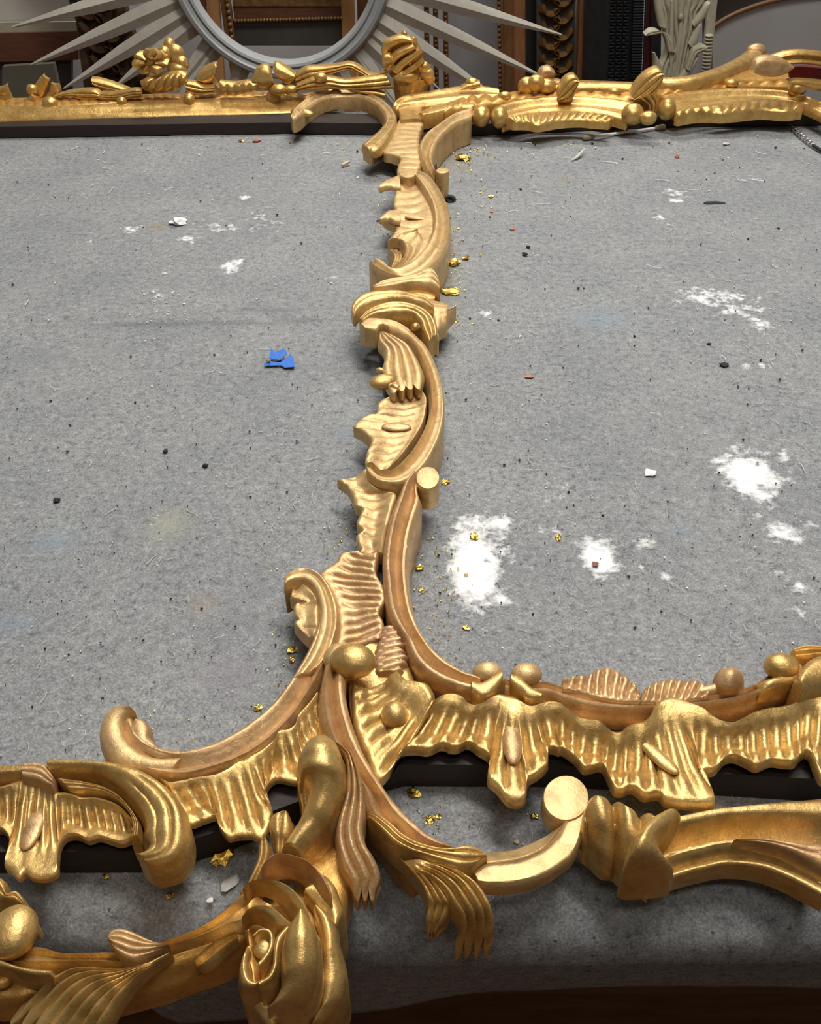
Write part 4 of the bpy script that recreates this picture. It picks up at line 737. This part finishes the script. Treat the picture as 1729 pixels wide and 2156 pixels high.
for x, y in [(1285, 418), (150, 480), (700, 460), (1100, 430)]: blob('ruffle_bead', top, FM, 'T3', x, y, .046, 34, 22, 22)

# ------------------------------------------------------------------ things lying on the blanket
def tz(p, z=0.): return onz(p[0], p[1], z)
t = empty('cotton_swab', tuple(tz((1310, 280)))); tag(t, 'used cotton swab with a white stick on the blanket under the far rail', 'cotton swab')
a, b_ = tz((1245, 288), .004), tz((1385, 269), .004)
tube('stick', t, M['white'], [a, (a + b_) / 2, b_], [.0021] * 3)
for q, s_ in ((a, -1), (b_, 1)):
    d = (b_ - a) / np.linalg.norm(b_ - a) * s_
    o = tube('cotton_tip', t, M['cotton'], [q - d * .008, q - d * .002, q + d * .008, q + d * .014, q + d * .016], [.0016, .0038, .0048, .0036, .0005])
# blue tape
def sheet(name, pts, mat, label, cat, lift=None, th=.0006, group=None, par=None, base=.0012):
    P = [tz(p) for p in pts]; n = len(P); lift = lift or [0] * n
    V = [(p[0], p[1], base + l) for p, l in zip(P, lift)] + [(p[0], p[1], base + l + th) for p, l in zip(P, lift)]
    Fc = [tuple(range(n)), tuple(range(n, 2 * n))] + [(i, (i + 1) % n, n + (i + 1) % n, n + i) for i in range(n)]
    o = mesh(name, V, Fc, mat, par, sharp=20)
    if label: tag(o, label, cat, group)
    return o
t = empty('tape_scrap', tuple(tz((590, 762)))); tag(t, 'torn scrap of blue painter tape on the left side of the blanket', 'tape')
sheet('flat_piece', [(555, 773), (563, 764), (590, 768), (606, 759), (612, 752), (619, 763), (621, 777), (600, 777), (592, 772)], M['bluetape'], None, None, [0, .001, .001, .002, .003, .002, .001, 0, 0], par=t)
sheet('folded_piece', [(568, 762), (572, 746), (582, 752), (602, 747), (606, 755), (590, 766)], M['bluetape'], None, None, [.001, .004, .003, .0045, .003, .001], par=t, base=.003)
sheet('gold_fleck', [(560, 768), (570, 763), (571, 769)], M['leaf'], None, None, [0, .001, .001], par=t, base=.004)
def crumb(name, p, r, mat, label, cat, group=None, flat=.5, seed=0, elong=1., rot=0., n=1):
    """small crumpled or chipped lump, r in pixels"""
    P = tz(p, .001); k = depth(P) / F; rr = r * k
    bm = bmesh.new(); bmesh.ops.create_icosphere(bm, subdivisions=n, radius=1)
    R = random.Random(seed * 31 + int(p[0] * 7 + p[1]))
    for v in bm.verts:
        q = 1 + R.uniform(-.42, .42); x, y, z = v.co * q
        x *= elong; x, y = x * math.cos(rot) - y * math.sin(rot), x * math.sin(rot) + y * math.cos(rot)
        v.co = (x * rr, y * rr, max(z * rr * flat, -.3 * rr * flat))
    lo = min(v.co.z for v in bm.verts)
    for v in bm.verts: v.co.z -= lo
    me = bpy.data.meshes.new(name); bm.to_mesh(me); bm.free()
    o = link(name, me, mat); o.location = (P[0], P[1], -.0002); tag(o, label, cat, group); return o
LEAF = [((975, 332), 13, 'crumpled gold leaf flake on the blanket beside the top of the crossbar'),
        ((957, 552), 11, 'gold leaf flake right of the crossbar, upper of the two large ones'),
        ((948, 612), 14, 'large gold leaf flake on the blanket right of the knot of leaves'),
        ((981, 541), 6, 'small gold leaf flake farthest from the crossbar beside the knot'),
        ((956, 674), 7, 'small gold leaf flake just below the pointed leaf of the knot'),
        ((937, 1013), 7, 'small gold leaf flake right of the round scroll end'),
        ((1000, 1127), 8, 'gold leaf flake lying in the largest patch of white dust'),
        ((984, 1320), 7, 'gold leaf flake nearest the two round curls of the bottom rail'),
        ((884, 1193), 8, 'gold leaf flake tucked against the middle of the long moulding'),
        ((888, 1240), 5, 'tiny gold leaf flake below the one against the long moulding'),
        ((615, 1366), 9, 'gold leaf flake left of the big left scroll, upper of a pair'),
        ((614, 1386), 6, 'gold leaf flake left of the big left scroll, lower of a pair'),
        ((543, 1488), 8, 'gold leaf flake above the left scroll arm on the blanket'),
        ((467, 1802), 20, 'big crumpled gold leaf in the dark opening left of the rose'),
        ((872, 1667), 11, 'gold leaf flake in the opening under the fluted rail, uppermost'),
        ((905, 1725), 8, 'gold leaf flake in the lower middle of the right opening'),
        ((922, 1716), 6, 'gold leaf flake right of the pair in the right opening'),
        ((1126, 1716), 7, 'gold leaf flake beside the thin scroll disk in the right opening'),
        ((358, 1882), 7, 'gold leaf flake in the shadow left of the rose stem'),
        ((222, 1843), 6, 'gold leaf flake below the left fluted band'),
        ((508, 296), 5, 'gold leaf flake next to the pink chip near the far rail'),
        ((960, 284), 8, 'gold leaf flake caught under the far rail by the joint'),
        ((795, 331), 9, 'gold leaf flake under the shiny nose of the top scroll'),
        ((1176, 1130), 7, 'gold leaf flake on a small dust spot right of the crossbar'),
        ((1034, 413), 5, 'brass coloured flake right of the upper scroll end')]
for i, (p, r, lb) in enumerate(LEAF): crumb('gold_leaf_flake', p, r, M['leaf'], lb, 'gold leaf', 'gold leaf flakes on the blanket', .45, i, 1.25, i * 1.3, 2)
crumb('plaster_chip', (376, 467), 14, M['white'], 'white plaster chip on the upper left of the blanket', 'plaster chip', None, .6, 3, 1.2, .2, 2)
crumb('clay_chip', (541, 296), 9, M['redchip'], 'pinkish red chip on the blanket near the far rail', 'chip', None, .5, 2, 1.2, .3)
crumb('clay_chip', (1426, 330), 7, M['redchip'], 'bright red chip right of the cotton swab', 'chip', None, .8, 5)
crumb('bole_chip', (1080, 481), 6, M['orange'], 'orange chip right of the upper scroll of the crossbar', 'chip', None, .7, 6)
crumb('bole_chip', (1035, 445), 4.5, M['orange'], 'small reddish chip above the orange one', 'chip', None, .7, 7)
crumb('bole_chip', (1116, 792), 7, M['orange'], 'flat orange sliver on the middle right of the blanket', 'chip', None, .4, 8, 1.5)
crumb('brown_chip', (1255, 1187), 8, M['brown'], 'dark brown chip on the small patch of white dust', 'chip', None, .6, 9)
crumb('felt_wad', (947, 420), 11, M['black'], 'black felt wad under the block of the upper scroll', 'lint', None, .7, 10, 1.5, -.4, 2)
crumb('dark_crumb', (1106, 533), 6, M['black'], 'black crumb right of the knot, lower of two', 'crumb', None, .6, 11)
crumb('dark_crumb', (1113, 519), 5, M['black'], 'black crumb right of the knot, upper of two', 'crumb', None, .6, 12)
crumb('dark_crumb', (432, 978), 7, M['black'], 'black crumb on the middle left of the blanket', 'crumb', None, .6, 13)
crumb('dark_crumb', (348, 948), 6, M['black'], 'black crumb above and left of the middle left one', 'crumb', None, .6, 14)
crumb('dark_crumb', (1526, 767), 8, M['black'], 'blue black crumb on the right of the blanket', 'crumb', None, .5, 15, 1.4, .4)
crumb('dark_crumb', (118, 1051), 8, M['black'], 'black lint crumb at the far left of the blanket', 'crumb', None, .5, 16)
crumb('dark_crumb', (1493, 722), 5, M['black'], 'small black crumb above the blue black one', 'crumb', None, .5, 17)
crumb('twig', (1505, 425), 11, M['black'], 'thin dark twig on the upper right of the blanket', 'twig', None, .12, 18, 2.2, .05)
crumb('lint_tuft', (1370, 996), 12, M['lint'], 'pale tangled lint tuft on the right of the blanket', 'lint', None, .3, 19, 1.3, -.7)
crumb('lint_tuft', (482, 1858), 15, M['greyshave'], 'pale grey lint tuft in the opening left of the rose', 'lint', None, .3, 20, 1.3, .9)
crumb('pale_crumb', (1089, 1770), 5, M['straw'], 'tan crumb beside the thin scroll in the right opening', 'crumb', None, .6, 21, 1.2)
crumb('pale_crumb', (443, 1893), 6, M['lint'], 'white crumb beside the stem of the rose', 'crumb', None, .4, 22, 1.3)
crumb('pale_crumb', (1095, 707), 4, M['white'], 'tiny white bead of plaster right of the knot', 'crumb', None, .8, 23)
crumb('pale_crumb', (322, 613), 4, M['white'], 'tiny white bead of plaster left of the blue tape', 'crumb', None, .8, 24)
a, b_ = tz((720, 348), .003), tz((736, 340), .004)
o = tube('wood_splinter', None, M['straw'], [a, (a + b_) / 2, b_], [.0022, .0026, .002], 6); tag(o, 'short pale wood splinter left of the top of the crossbar', 'splinter')
a = [tz(p, z) for p, z in [((1203, 338), .001), ((1214, 332), .002), ((1224, 322), .005), ((1232, 312), .009)]]
o = tube('wood_shaving', None, M['greyshave'], a, [.0006, .0025, .0028, .0008], 6); tag(o, 'curled pale grey shaving below the cotton swab', 'shaving')
a = tz((1530, 303), .002); o = crumb('wood_shaving', (1531, 302), 6, M['greyshave'], 'small pale shaving right of the cotton swab', 'shaving', None, .4, 25, 1.6, .4)
# drill bit at the right edge
t = empty('drill_bit', tuple(tz((1700, 290)))); tag(t, 'steel twist drill bit at the right edge under the far rail', 'drill bit')
a, b_ = tz((1660, 262), .004), tz((1712, 306), .004); c_ = tz((1760, 336), .004)
tube('shank', t, M['black'], [b_, (b_ + c_) / 2, c_], [.0026] * 3)
dv = (b_ - a); L = np.linalg.norm(dv); dv /= L; s1 = np.cross(dv, [0, 0, 1]); s1 /= np.linalg.norm(s1); s2 = np.cross(s1, dv)
for ph in (0, math.pi):
    pts = [a + dv * L * i / 30 + (s1 * math.cos(ph + i * .9) + s2 * math.sin(ph + i * .9)) * .0022 for i in range(31)]
    tube('flute', t, M['steel'], pts, [.0014] * 31, 6)
# loose specks and lint too small to pick apart
def specks(name, mat, label, cat, spots, sizes):
    V, Fc = [], []
    for (x, y), r in zip(spots, sizes):
        P = tz((x, y), .0004); k = depth(P) / F * r
        if P[1] < TE + .02: continue
        R = random.random() * 6.28; o0 = len(V)
        for j in range(5):
            a_ = R + j * 1.2566; q = k * random.uniform(.6, 1.3); V.append((P[0] + q * math.cos(a_), P[1] + q * math.sin(a_), .0002 + random.random() * k * .6))
        V.append((P[0], P[1], k * 1.0)); V.append((P[0], P[1], -.001))
        for j in range(5): Fc += [(o0 + j, o0 + (j + 1) % 5, o0 + 5), (o0 + (j + 1) % 5, o0 + j, o0 + 6)]
    o = mesh(name, V, Fc, mat, None, sharp=20); o['kind'] = 'stuff'; tag(o, label, cat); return o
sp, sz = [], []
def scatter(n, cx, cy, sx, sy, r0, r1):
    for _ in range(n): sp.append((random.gauss(cx, sx), random.gauss(cy, sy))); sz.append(random.uniform(r0, r1))
scatter(70, 960, 560, 26, 90, 1.2, 3.2); scatter(40, 975, 330, 30, 30, 1.2, 3); scatter(40, 720, 1110, 45, 50, 1.2, 2.6); scatter(70, 920, 1260, 32, 90, 1.2, 2.8)
scatter(40, 600, 1380, 30, 90, 1.2, 2.6); scatter(35, 950, 1720, 80, 40, 1.2, 2.4); scatter(40, 830, 300, 300, 14, 1.2, 2.4); scatter(30, 790, 400, 30, 60, 1.2, 2.4); scatter(25, 400, 1540, 80, 30, 1.2, 2.4); scatter(25, 1000, 420, 40, 60, 1.2, 2.6)
specks('gold_leaf_specks', M['leaf'], 'tiny gold leaf specks scattered beside the gilt frame', 'gold specks', sp, sz)
sp, sz = [], []
for _ in range(520): sp.append((random.uniform(0, 1729), random.uniform(290, 1560))); sz.append(random.choice([.8, 1, 1.2, 1.6, 2.2]))
for _ in range(120): sp.append((random.uniform(0, 1729), random.uniform(1640, 1900))); sz.append(random.choice([1, 1.4, 2]))
scatter(26, 330, 640, 26, 26, 1, 2.4)
specks('plaster_specks', M['white'], 'tiny white plaster specks scattered all over the grey blanket', 'plaster specks', sp, sz)
sp, sz = [], []
for _ in range(420): sp.append((random.uniform(0, 1729), random.uniform(300, 1600))); sz.append(random.choice([1.2, 1.5, 1.8, 2.2, 3.2]))
specks('dark_specks', M['black'], 'tiny dark specks scattered all over the grey blanket', 'dark specks', sp, sz)
V, Fc = [], []
for _ in range(340):
    x, y = random.uniform(-20, 1750), random.uniform(300, 1920); P = tz((x, y), .0006)
    if P[1] < TE + .01: continue
    k = depth(P) / F; L = random.uniform(7, 40) * k; a_ = random.uniform(0, 6.28); cu = random.uniform(-2.4, 2.4); wd = random.uniform(.3, .7) * k; p = P.copy(); o0 = len(V)
    for i in range(7):
        V += [(p[0] - wd * math.sin(a_), p[1] + wd * math.cos(a_), .0006), (p[0] + wd * math.sin(a_), p[1] - wd * math.cos(a_), .0006), (p[0], p[1], .0006 + wd * 1.6 + .002 * (i % 3 == 1) * (L > .03))]
        if i:
            q = o0 + 3 * i; Fc += [(q - 3, q, q + 2, q - 1), (q - 1, q + 2, q + 1, q - 2), (q - 2, q + 1, q, q - 3)]
        p = p + np.array([math.cos(a_), math.sin(a_), 0]) * L / 6; a_ += cu / 6 + random.uniform(-.4, .4)
o = mesh('lint_fibres', V, Fc, M['lint'], None, sharp=None); o['kind'] = 'stuff'; tag(o, 'fine curled white lint fibres over the grey blanket', 'lint')

# ------------------------------------------------------------------ behind the table
def qz(x, y, Y): return ony(x, y, Y)
def slab(name, mat, c, pts, Y, th, par=None, bev=0.):          # flat board standing upright, outline at distance Y, th thick towards the wall
    q = px(c, pts); P = [qz(x, y, Y) for x, y in q]; n = len(P)
    for p in P: p[2] = max(p[2], -.4685)
    V = [tuple(p) for p in P] + [(p[0], p[1] + th, p[2]) for p in P]
    Fc = [tuple(range(n)), tuple(range(n, 2 * n))] + [(i, (i + 1) % n, n + (i + 1) % n, n + i) for i in range(n)]
    return mesh(name, V, Fc, mat, par, sharp=25)
def strip(name, mat, x0, y0, x1, y1, wd, Y, th, par, c='P', round_=False):   # straight member through two image points, extended to both ends
    (xa, ya), (xb, yb) = px(c, [(x0, y0), (x1, y1)]); wd = wd / CR[c][2]
    A, B = qz(xa, ya, Y), qz(xb, yb, Y); d = (A - B) / np.linalg.norm(A - B); k = depth((A + B) / 2) / F * wd / 2
    A = A + d * .35; B = B - d * max(0., (B[2] + .445) / max(d[2], .2)); s = np.array([-d[2], 0, d[0]])
    V = [];
    for e in (A, B):
        for a_, b_ in ((-1, 0), (-.7, -1), (.7, -1), (1, 0), (1, 1), (-1, 1)): V.append(e + s * k * a_ + np.array([0, th * (b_ if b_ > 0 else b_ * (.5 if round_ else .12)), 0]))
    Fc = [(i, (i + 1) % 6, 6 + (i + 1) % 6, 6 + i) for i in range(6)] + [tuple(range(6)), tuple(range(6, 12))]
    return mesh(name, V, Fc, mat, par, sharp=35), A, B, s, k
def beadrow(name, mat, A, B, off, r, n, par, kind=None):
    V, Fc = [], []
    for i in range(n):
        P = A + (B - A) * (i + .5) / n + off
        o0 = len(V)
        for a_ in range(5):
            for b_ in range(6):
                th, f = math.pi * a_ / 4, 2 * math.pi * b_ / 6
                V.append(P + r * np.array([math.sin(th) * math.cos(f), math.sin(th) * math.sin(f), math.cos(th)]))
        for a_ in range(4):
            for b_ in range(6): Fc.append((o0 + a_ * 6 + b_, o0 + a_ * 6 + (b_ + 1) % 6, o0 + a_ * 6 + 6 + (b_ + 1) % 6, o0 + a_ * 6 + 6 + b_))
    o = mesh(name, V, Fc, mat, par, sharp=None)
    o['kind'] = 'stuff'; return o
bench = empty('low_bench', (0, 2.6, -.8)); tag(bench, 'low wooden bench behind the table carrying leaning frames', 'bench')
box('bench_top', M['brownwood'], (-1.9, 2.16, -.50), (1.9, 2.98, -.47), bench, .003)
for x in (-1.8, 0, 1.8): box('leg', M['brownwood'], (x - .04, 2.22, -.8), (x + .04, 2.9, -.501), bench)
# sunburst
YS = 2.26
C0 = qz(588, -92, YS); R0 = abs(qz(588, 166, YS)[2] - C0[2])
sun = empty('sunburst_mirror_frame', (C0[0], YS, -.47)); tag(sun, 'pale grey sunburst mirror frame with long tapering rays behind the table', 'mirror frame')
V, Fc = [], []
N = 120; prof_ = [(0, .02), (0, -.004), (.10, -.014), (.24, -.016), (.34, -.010), (.42, -.012), (.60, -.022), (.82, -.020), (1.0, -.006), (1.0, .02)]
WR = R0 * .155
for i in range(N):
    a_ = 2 * math.pi * i / N
    for u, d in prof_: r = R0 - WR + WR * u; V.append((C0[0] + r * math.cos(a_), YS + d, C0[2] + r * math.sin(a_)))
K = len(prof_)
for i in range(N):
    for j in range(K): Fc.append((i * K + j, i * K + (j + 1) % K, ((i + 1) % N) * K + (j + 1) % K, ((i + 1) % N) * K + j))
mesh('ring', V, Fc, M['ringgrey'], sun, sharp=40)
def sray(a_, L, wd):
    d = np.array([math.cos(a_), 0, math.sin(a_)]); s = np.array([-d[2], 0, d[0]]); V = []
    c0 = np.array([C0[0], YS + .012, C0[2]])
    for f, k in ((R0 * .93, wd), (R0 + (L - R0) * .5, wd * .68), (L - .006, wd * .10), (L, wd * .04)):
        p = c0 + d * f
        V += [p - s * k, p + np.array([0, -.55 * k, 0]), p + s * k, p + np.array([0, .35 * k, 0])]
    Fc = [(4 * i + j, 4 * i + (j + 1) % 4, 4 * i + 4 + (j + 1) % 4, 4 * i + 4 + j) for i in range(3) for j in range(4)] + [(0, 1, 2, 3), (12, 13, 14, 15)]
    mesh('ray', V, Fc, M['greygesso'], sun, sharp=20)
def pxang(x, y):
    p = qz(x, y, YS); return math.atan2(p[2] - C0[2], p[0] - C0[0]), math.hypot(p[2] - C0[2], p[0] - C0[0])
tips = [(20, 60), (60, 140), (130, 190), (235, 190), (370, 190), (1205, -30), (1185, 76), (1145, 165), (1055, 215), (930, 240), (850, 250)]
for x, y in tips:
    a_, L = pxang(x, y); sray(a_, L, .023)
for a_, L in [(-2.02, .46), (-1.80, .42), (-1.57, .45), (-1.34, .42), (-2.30, .44), (-.66, .44), (-.88, .43), (-1.1, .44)]: sray(a_, L, .020)
for k in range(14): sray(.15 + k * .21, .60 if k % 2 else .50, .023)
# frames behind the ring
f = empty('gilt_picture_frame', (0, 2.5, -.47)); tag(f, 'gilt picture frame with tan stiles and beaded edges seen through the sunburst ring', 'picture frame'); f.location.x = float(qz(600, 100, 2.5)[0])
for x0, x1, wd, mt, dy in [(447, 456, 26, 'tanwood', 0), (473, 490, 20, 'goldbrown', -.004), (428, 437, 14, 'brownwood', .01), (732, 735, 27, 'tanwood', 0), (764, 766, 24, 'brownwood', .008)]:
    st_, A, B, s, k = strip('stile', M[mt], x0, 0, x1, 120, wd, 2.5 + dy, .02, f)
    if mt == 'goldbrown': beadrow('beading', M['goldbrown'], A, B, np.array([.006, -.008, 0]), .006, 60, f)
slab('top_rail', M['goldbrown'], 'P', [(488, -40), (722, -40), (722, 13), (490, 13)], 2.5, .02, f)
slab('inner_rail', M['redwood'], 'P', [(490, 13), (722, 13), (722, 38), (494, 41)], 2.505, .02, f)
beadrow('beading', M['goldbrown'], qz(492, 44, 2.5), qz(722, 38, 2.5), np.array([0, 0, 0]), .0045, 34, f)
slab('backing_board', M['darkpanel'], 'P', [(492, 43), (722, 40), (722, 96), (496, 96)], 2.515, .01, f)
# left: matted picture, carved dark frame, olive board
f = empty('matted_picture', (float(qz(60, 60, 2.7)[0]), 2.7, -.47)); tag(f, 'reddish wooden picture frame with a pale mat at the upper left', 'picture')
slab('mat_board', M['mat'], 'P', [(-220, -160), (165, -160), (165, 60), (-220, 66)], 2.71, .01, f)
slab('bevel', M['cream'], 'P', [(-220, 50), (165, 46), (165, 68), (-220, 76)], 2.69, .012, f)
slab('lower_rail', M['redwood'], 'P', [(-220, 76), (165, 66), (165, 126), (-220, 136)], 2.68, .03, f)
slab('support', M['darkpanel'], 'P', [(-150, 130), (150, 126), (150, 380), (-150, 380)], 2.70, .02, f)
o = slab('olive_board', M['greenpanel'], 'P', [(5, 140), (112, 134), (138, 250), (140, 430), (5, 430)], 2.55, .02); tag(o, 'olive grey board leaning below the matted picture', 'board')
def carved(root, mat, mat2, x0, y0, x1, y1, wd, Y, seedv, kn=9):
    st_, A, B, s, k = strip('panel', mat, x0, y0, x1, y1, wd, Y, .03, root)
    V, Fc = [], []; R = random.Random(seedv); n = 46
    for i in range(n):                                         # scrolling acanthus: alternate curls and leaves in relief
        f_ = i / n; P = A + (B - A) * f_; sd = (-1) ** i
        pts = []
        for j in range(13):
            a2 = j / 12 * 4.6 * sd + (0 if sd > 0 else math.pi); r = k * .62 * (1 - j / 16)
            pts.append(P + s * (sd * k * .18 + r * math.cos(a2)) + np.array([0, -.014, 0]) + (B - A) / np.linalg.norm(B - A) * r * math.sin(a2) * 1.15)
        o0 = len(V)
        for j, p in enumerate(pts):
            t_ = pts[min(j + 1, 12)] - pts[max(j - 1, 0)]; t_ = t_ / (np.linalg.norm(t_) + 1e-9); nn = np.cross(t_, [0, 1, 0]); wj = k * (.20 + .10 * math.sin(j * 2.2)) * (1 - j / 18)
            V += [p - nn * wj + np.array([0, .012, 0]), p + np.array([0, -.010, 0]), p + nn * wj + np.array([0, .012, 0])]
            if j: q = o0 + 3 * j; Fc += [(q - 3, q - 2, q + 1, q), (q - 2, q - 1, q + 2, q + 1)]
    o = mesh('acanthus_carving', V, Fc, mat2, root, sharp=40, recalc=False); o['kind'] = 'stuff'
f = empty('dark_carved_frame', (float(qz(225, 100, 2.45)[0]), 2.45, -.47)); tag(f, 'dark carved ornate frame standing at the left behind the sunburst rays', 'picture frame')
carved(f, M['darkgilt'], M['darkgilt'], 195, -20, 260, 180, 110, 2.45, 3); strip('edge', M['darkgilt'], 168, 0, 185, 150, 26, 2.45, .04, f)
# right of the ring: reeded strips
f = empty('reeded_frame', (float(qz(915, 100, 2.6)[0]), 2.6, -.47)); tag(f, 'thin reeded frame of dark beaded strips right of the sunburst ring', 'picture frame')
for x in (898, 917, 938):
    st_, A, B, s, k = strip('reed', M['brownwood'], x, 10, x + 2, 180, 11, 2.6, .012, f)
    beadrow('beading', M['goldbrown'], A, B, np.array([0, -.004, 0]), .004, 70, f)
f = empty('brown_picture_frame', (float(qz(1090, 90, 2.5)[0]), 2.5, -.47)); tag(f, 'brown and tan wooden frame with a beaded edge right of centre at the back', 'picture frame')
for x0, x1, wd, mt, th in [(1054, 1057, 12, 'brownwood', .03), (1071, 1073, 24, 'brownwood', .02), (1094, 1095, 26, 'redwood', .03), (1118, 1118, 26, 'blackwood', .02)]:
    st_, A, B, s, k = strip('stile', M[mt] if mt != 'redwood' else M['brownred'], x0, 0, x1, 170, wd, 2.5, th, f)
    if wd == 12: beadrow('beading', M['brownwood'], A, B, np.array([-.005, -.006, 0]), .005, 70, f)
f = empty('gilt_carved_frame', (float(qz(1180, 90, 2.45)[0]), 2.45, -.47)); tag(f, 'brown gilt frame carved with scrolling acanthus, next to the black frame', 'picture frame')
carved(f, M['darkpanel'], M['goldbrown'], 1172, -10, 1170, 170, 80, 2.45, 5); strip('edge', M['brownred'], 1226, 0, 1220, 160, 14, 2.465, .04, f)
# black ripple frame with zigzag
f = empty('black_ripple_frame', (float(qz(1300, 90, 2.4)[0]), 2.4, -.47)); tag(f, 'black frame with zigzag and ripple mouldings behind the far rail', 'picture frame')
strip('panel', M['blackwood'], 1262, 0, 1256, 170, 52, 2.4, .04, f); strip('panel', M['blackwood'], 1320, 0, 1314, 170, 84, 2.41, .03, f)
for cx_ in (1291, 1305, 1319):
    V, Fc = [], []
    for i in range(90):
        y = -60 + i * 3.4; x = cx_ - (y / 170) * 6 + (5 if i % 4 in (1, 2) else -5)
        p = qz(x, y, 2.40); k = .0035
        V += [p + np.array([0, 0, -k]), p + np.array([0, -.007, 0]), p + np.array([0, 0, k])]
        if i: q = 3 * i; Fc += [(q - 3, q - 2, q + 1, q), (q - 2, q - 1, q + 2, q + 1)]
    mesh('zigzag', V, Fc, M['blackgloss'], f, sharp=20, recalc=False)
V, Fc = [], []
for i in range(46):
    y = -60 + i * 6; P = [qz(1333 - y / 170 * 6, y, 2.39), qz(1356 - y / 170 * 6, y, 2.39)]; o0 = len(V)
    for p in P: V += [p + np.array([0, 0, -.007]), p + np.array([0, -.010, 0]), p + np.array([0, 0, .007])]
    Fc += [(o0, o0 + 1, o0 + 4, o0 + 3), (o0 + 1, o0 + 2, o0 + 5, o0 + 4)]
o = mesh('ripple', V, Fc, M['blackgloss'], f, sharp=20, recalc=False); o['kind'] = 'stuff'
o = slab('red_frame_panel', M['darkred'], 'P', [(1352, -60), (1384, -60), (1378, 400), (1346, 400)], 2.46, .03); tag(o, 'dark red and black panel between the black frame and the cream leaf', 'panel')
slab('black_strip', M['blackwood'], 'P', [(1372, -60), (1394, -60), (1388, 400), (1366, 400)], 2.45, .02, o)
# cream acanthus leaf
f = empty('carved_leaf', (float(qz(1430, 90, 2.2)[0]), 2.2, -.47)); tag(f, 'large cream carved acanthus leaf standing upright behind the far rail', 'carved leaf')
YL = 2.2
def cl(name, A, B, dY=0., h=.012, nu=0, ua=0, lobe=0): return loft(name, f, M['cream'], 'T3', A, B, Y=YL + dY, h=h, nu=nu, ua=ua, thick=.012, lobe=lobe, er=.001, jit=0)
cl('leaf_body', [(900, -120), (905, 0), (930, 60), (935, 140), (960, 210), (940, 280), (915, 340), (905, 420), (900, 560)], [(1160, -120), (1150, 0), (1110, 60), (1110, 130), (1080, 200), (1070, 260), (1060, 320), (1040, 420), (1000, 560)], 0, .018, 7, .006)
cl('leaflet', [(960, 250), (945, 190), (915, 150), (875, 145), (845, 168)], [(1000, 260), (985, 200), (955, 165), (900, 175), (850, 178)], -.02, .008, 2, .002)
cl('leaflet', [(905, 420), (895, 350), (892, 300), (888, 262)], [(945, 420), (940, 360), (925, 310), (900, 262)], -.012, .008)
cl('leaflet', [(1050, 340), (1070, 275), (1090, 235), (1130, 222), (1160, 232)], [(1075, 350), (1090, 310), (1110, 275), (1140, 255), (1158, 245)], -.02, .008, 2, .002)
cl('leaflet', [(1060, 210), (1090, 160), (1112, 120), (1125, 118)], [(1085, 240), (1110, 210), (1122, 170), (1128, 130)], -.012, .007)
cl('leaflet', [(1080, 110), (1120, 60), (1150, 20), (1172, 8)], [(1095, 140), (1140, 100), (1162, 60), (1175, 20)], -.012, .007)
cl('leaflet', [(920, 130), (905, 60), (900, 10), (905, -40)], [(960, 140), (945, 70), (935, 10), (925, -40)], -.012, .007)
cl('leaflet', [(1000, 400), (1040, 350), (1080, 300), (1110, 275)], [(1030, 420), (1065, 385), (1095, 340), (1112, 300)], -.016, .007)
blob('drop', f, M['cream'], 'T3', 1028, 85, 0, 12, 16, 10, Y=YL - .022)
for j, (a_, b_) in enumerate([((985, 0), (980, 380)), ((1030, 110), (1000, 400)), ((1070, 0), (1010, 390))]):
    A, B = [ony(*px('T3', [q])[0], YL - .018) for q in (a_, b_)]; tube('rib', f, M['cream'], [A, (A + B) / 2, B], [.004, .005, .003], 6)
# beaded cream stick
f = empty('beaded_stick', (float(qz(1495, 60, 2.3)[0]), 2.3, -.47)); tag(f, 'thin cream beaded moulding stick standing beside the carved leaf', 'moulding')
st_, A, B, s, k = strip('stick', M['cream'], 1502, 0, 1487, 150, 18, 2.3, .014, f)
for i in range(34):
    y = 75 + i * 7.4; p = qz(1499.5 - (y - 20) * .1, y, 2.293); kk = depth(p) / F
    bm = bmesh.new(); bmesh.ops.create_icosphere(bm, subdivisions=2, radius=1)
    for v in bm.verts: v.co = Vector((v.co.x * 9.5 * kk, v.co.y * .009, v.co.z * 3.6 * kk)) + Vector(p)
    me = bpy.data.meshes.new('bead'); bm.to_mesh(me); bm.free(); link('bead', me, M['cream'], f)
# arched panel at the right
f = empty('arched_panel', (float(qz(1640, 100, 2.6)[0]), 2.6, -.47)); tag(f, 'dark frame with a pale grey arched panel at the upper right', 'panel')
arc_ = [(1500, 60), (1530, 40), (1570, 22), (1620, 6), (1680, -6), (1760, -14), (1900, -18)]
slab('dark_board', M['darkboard'], 'P', [(1480, -160), (1900, -160), (1900, 420), (1480, 420)], 2.62, .02, f)
slab('grey_panel', M['greypanel'], 'P', arc_ + [(1900, 420), (1500, 420)], 2.6, .015, f)
q = [ony(x, y - 2, 2.59) for x, y in arc_]; tube('rim', f, M['brownwood'], q, [.006] * len(q), 8)
o = slab('grey_mount_board', M['greymount'], 'P', [(940, -160), (1052, -160), (1052, 420), (940, 420)], 2.75, .015); tag(o, 'plain grey mount board leaning behind the sunburst rays on the right', 'board')
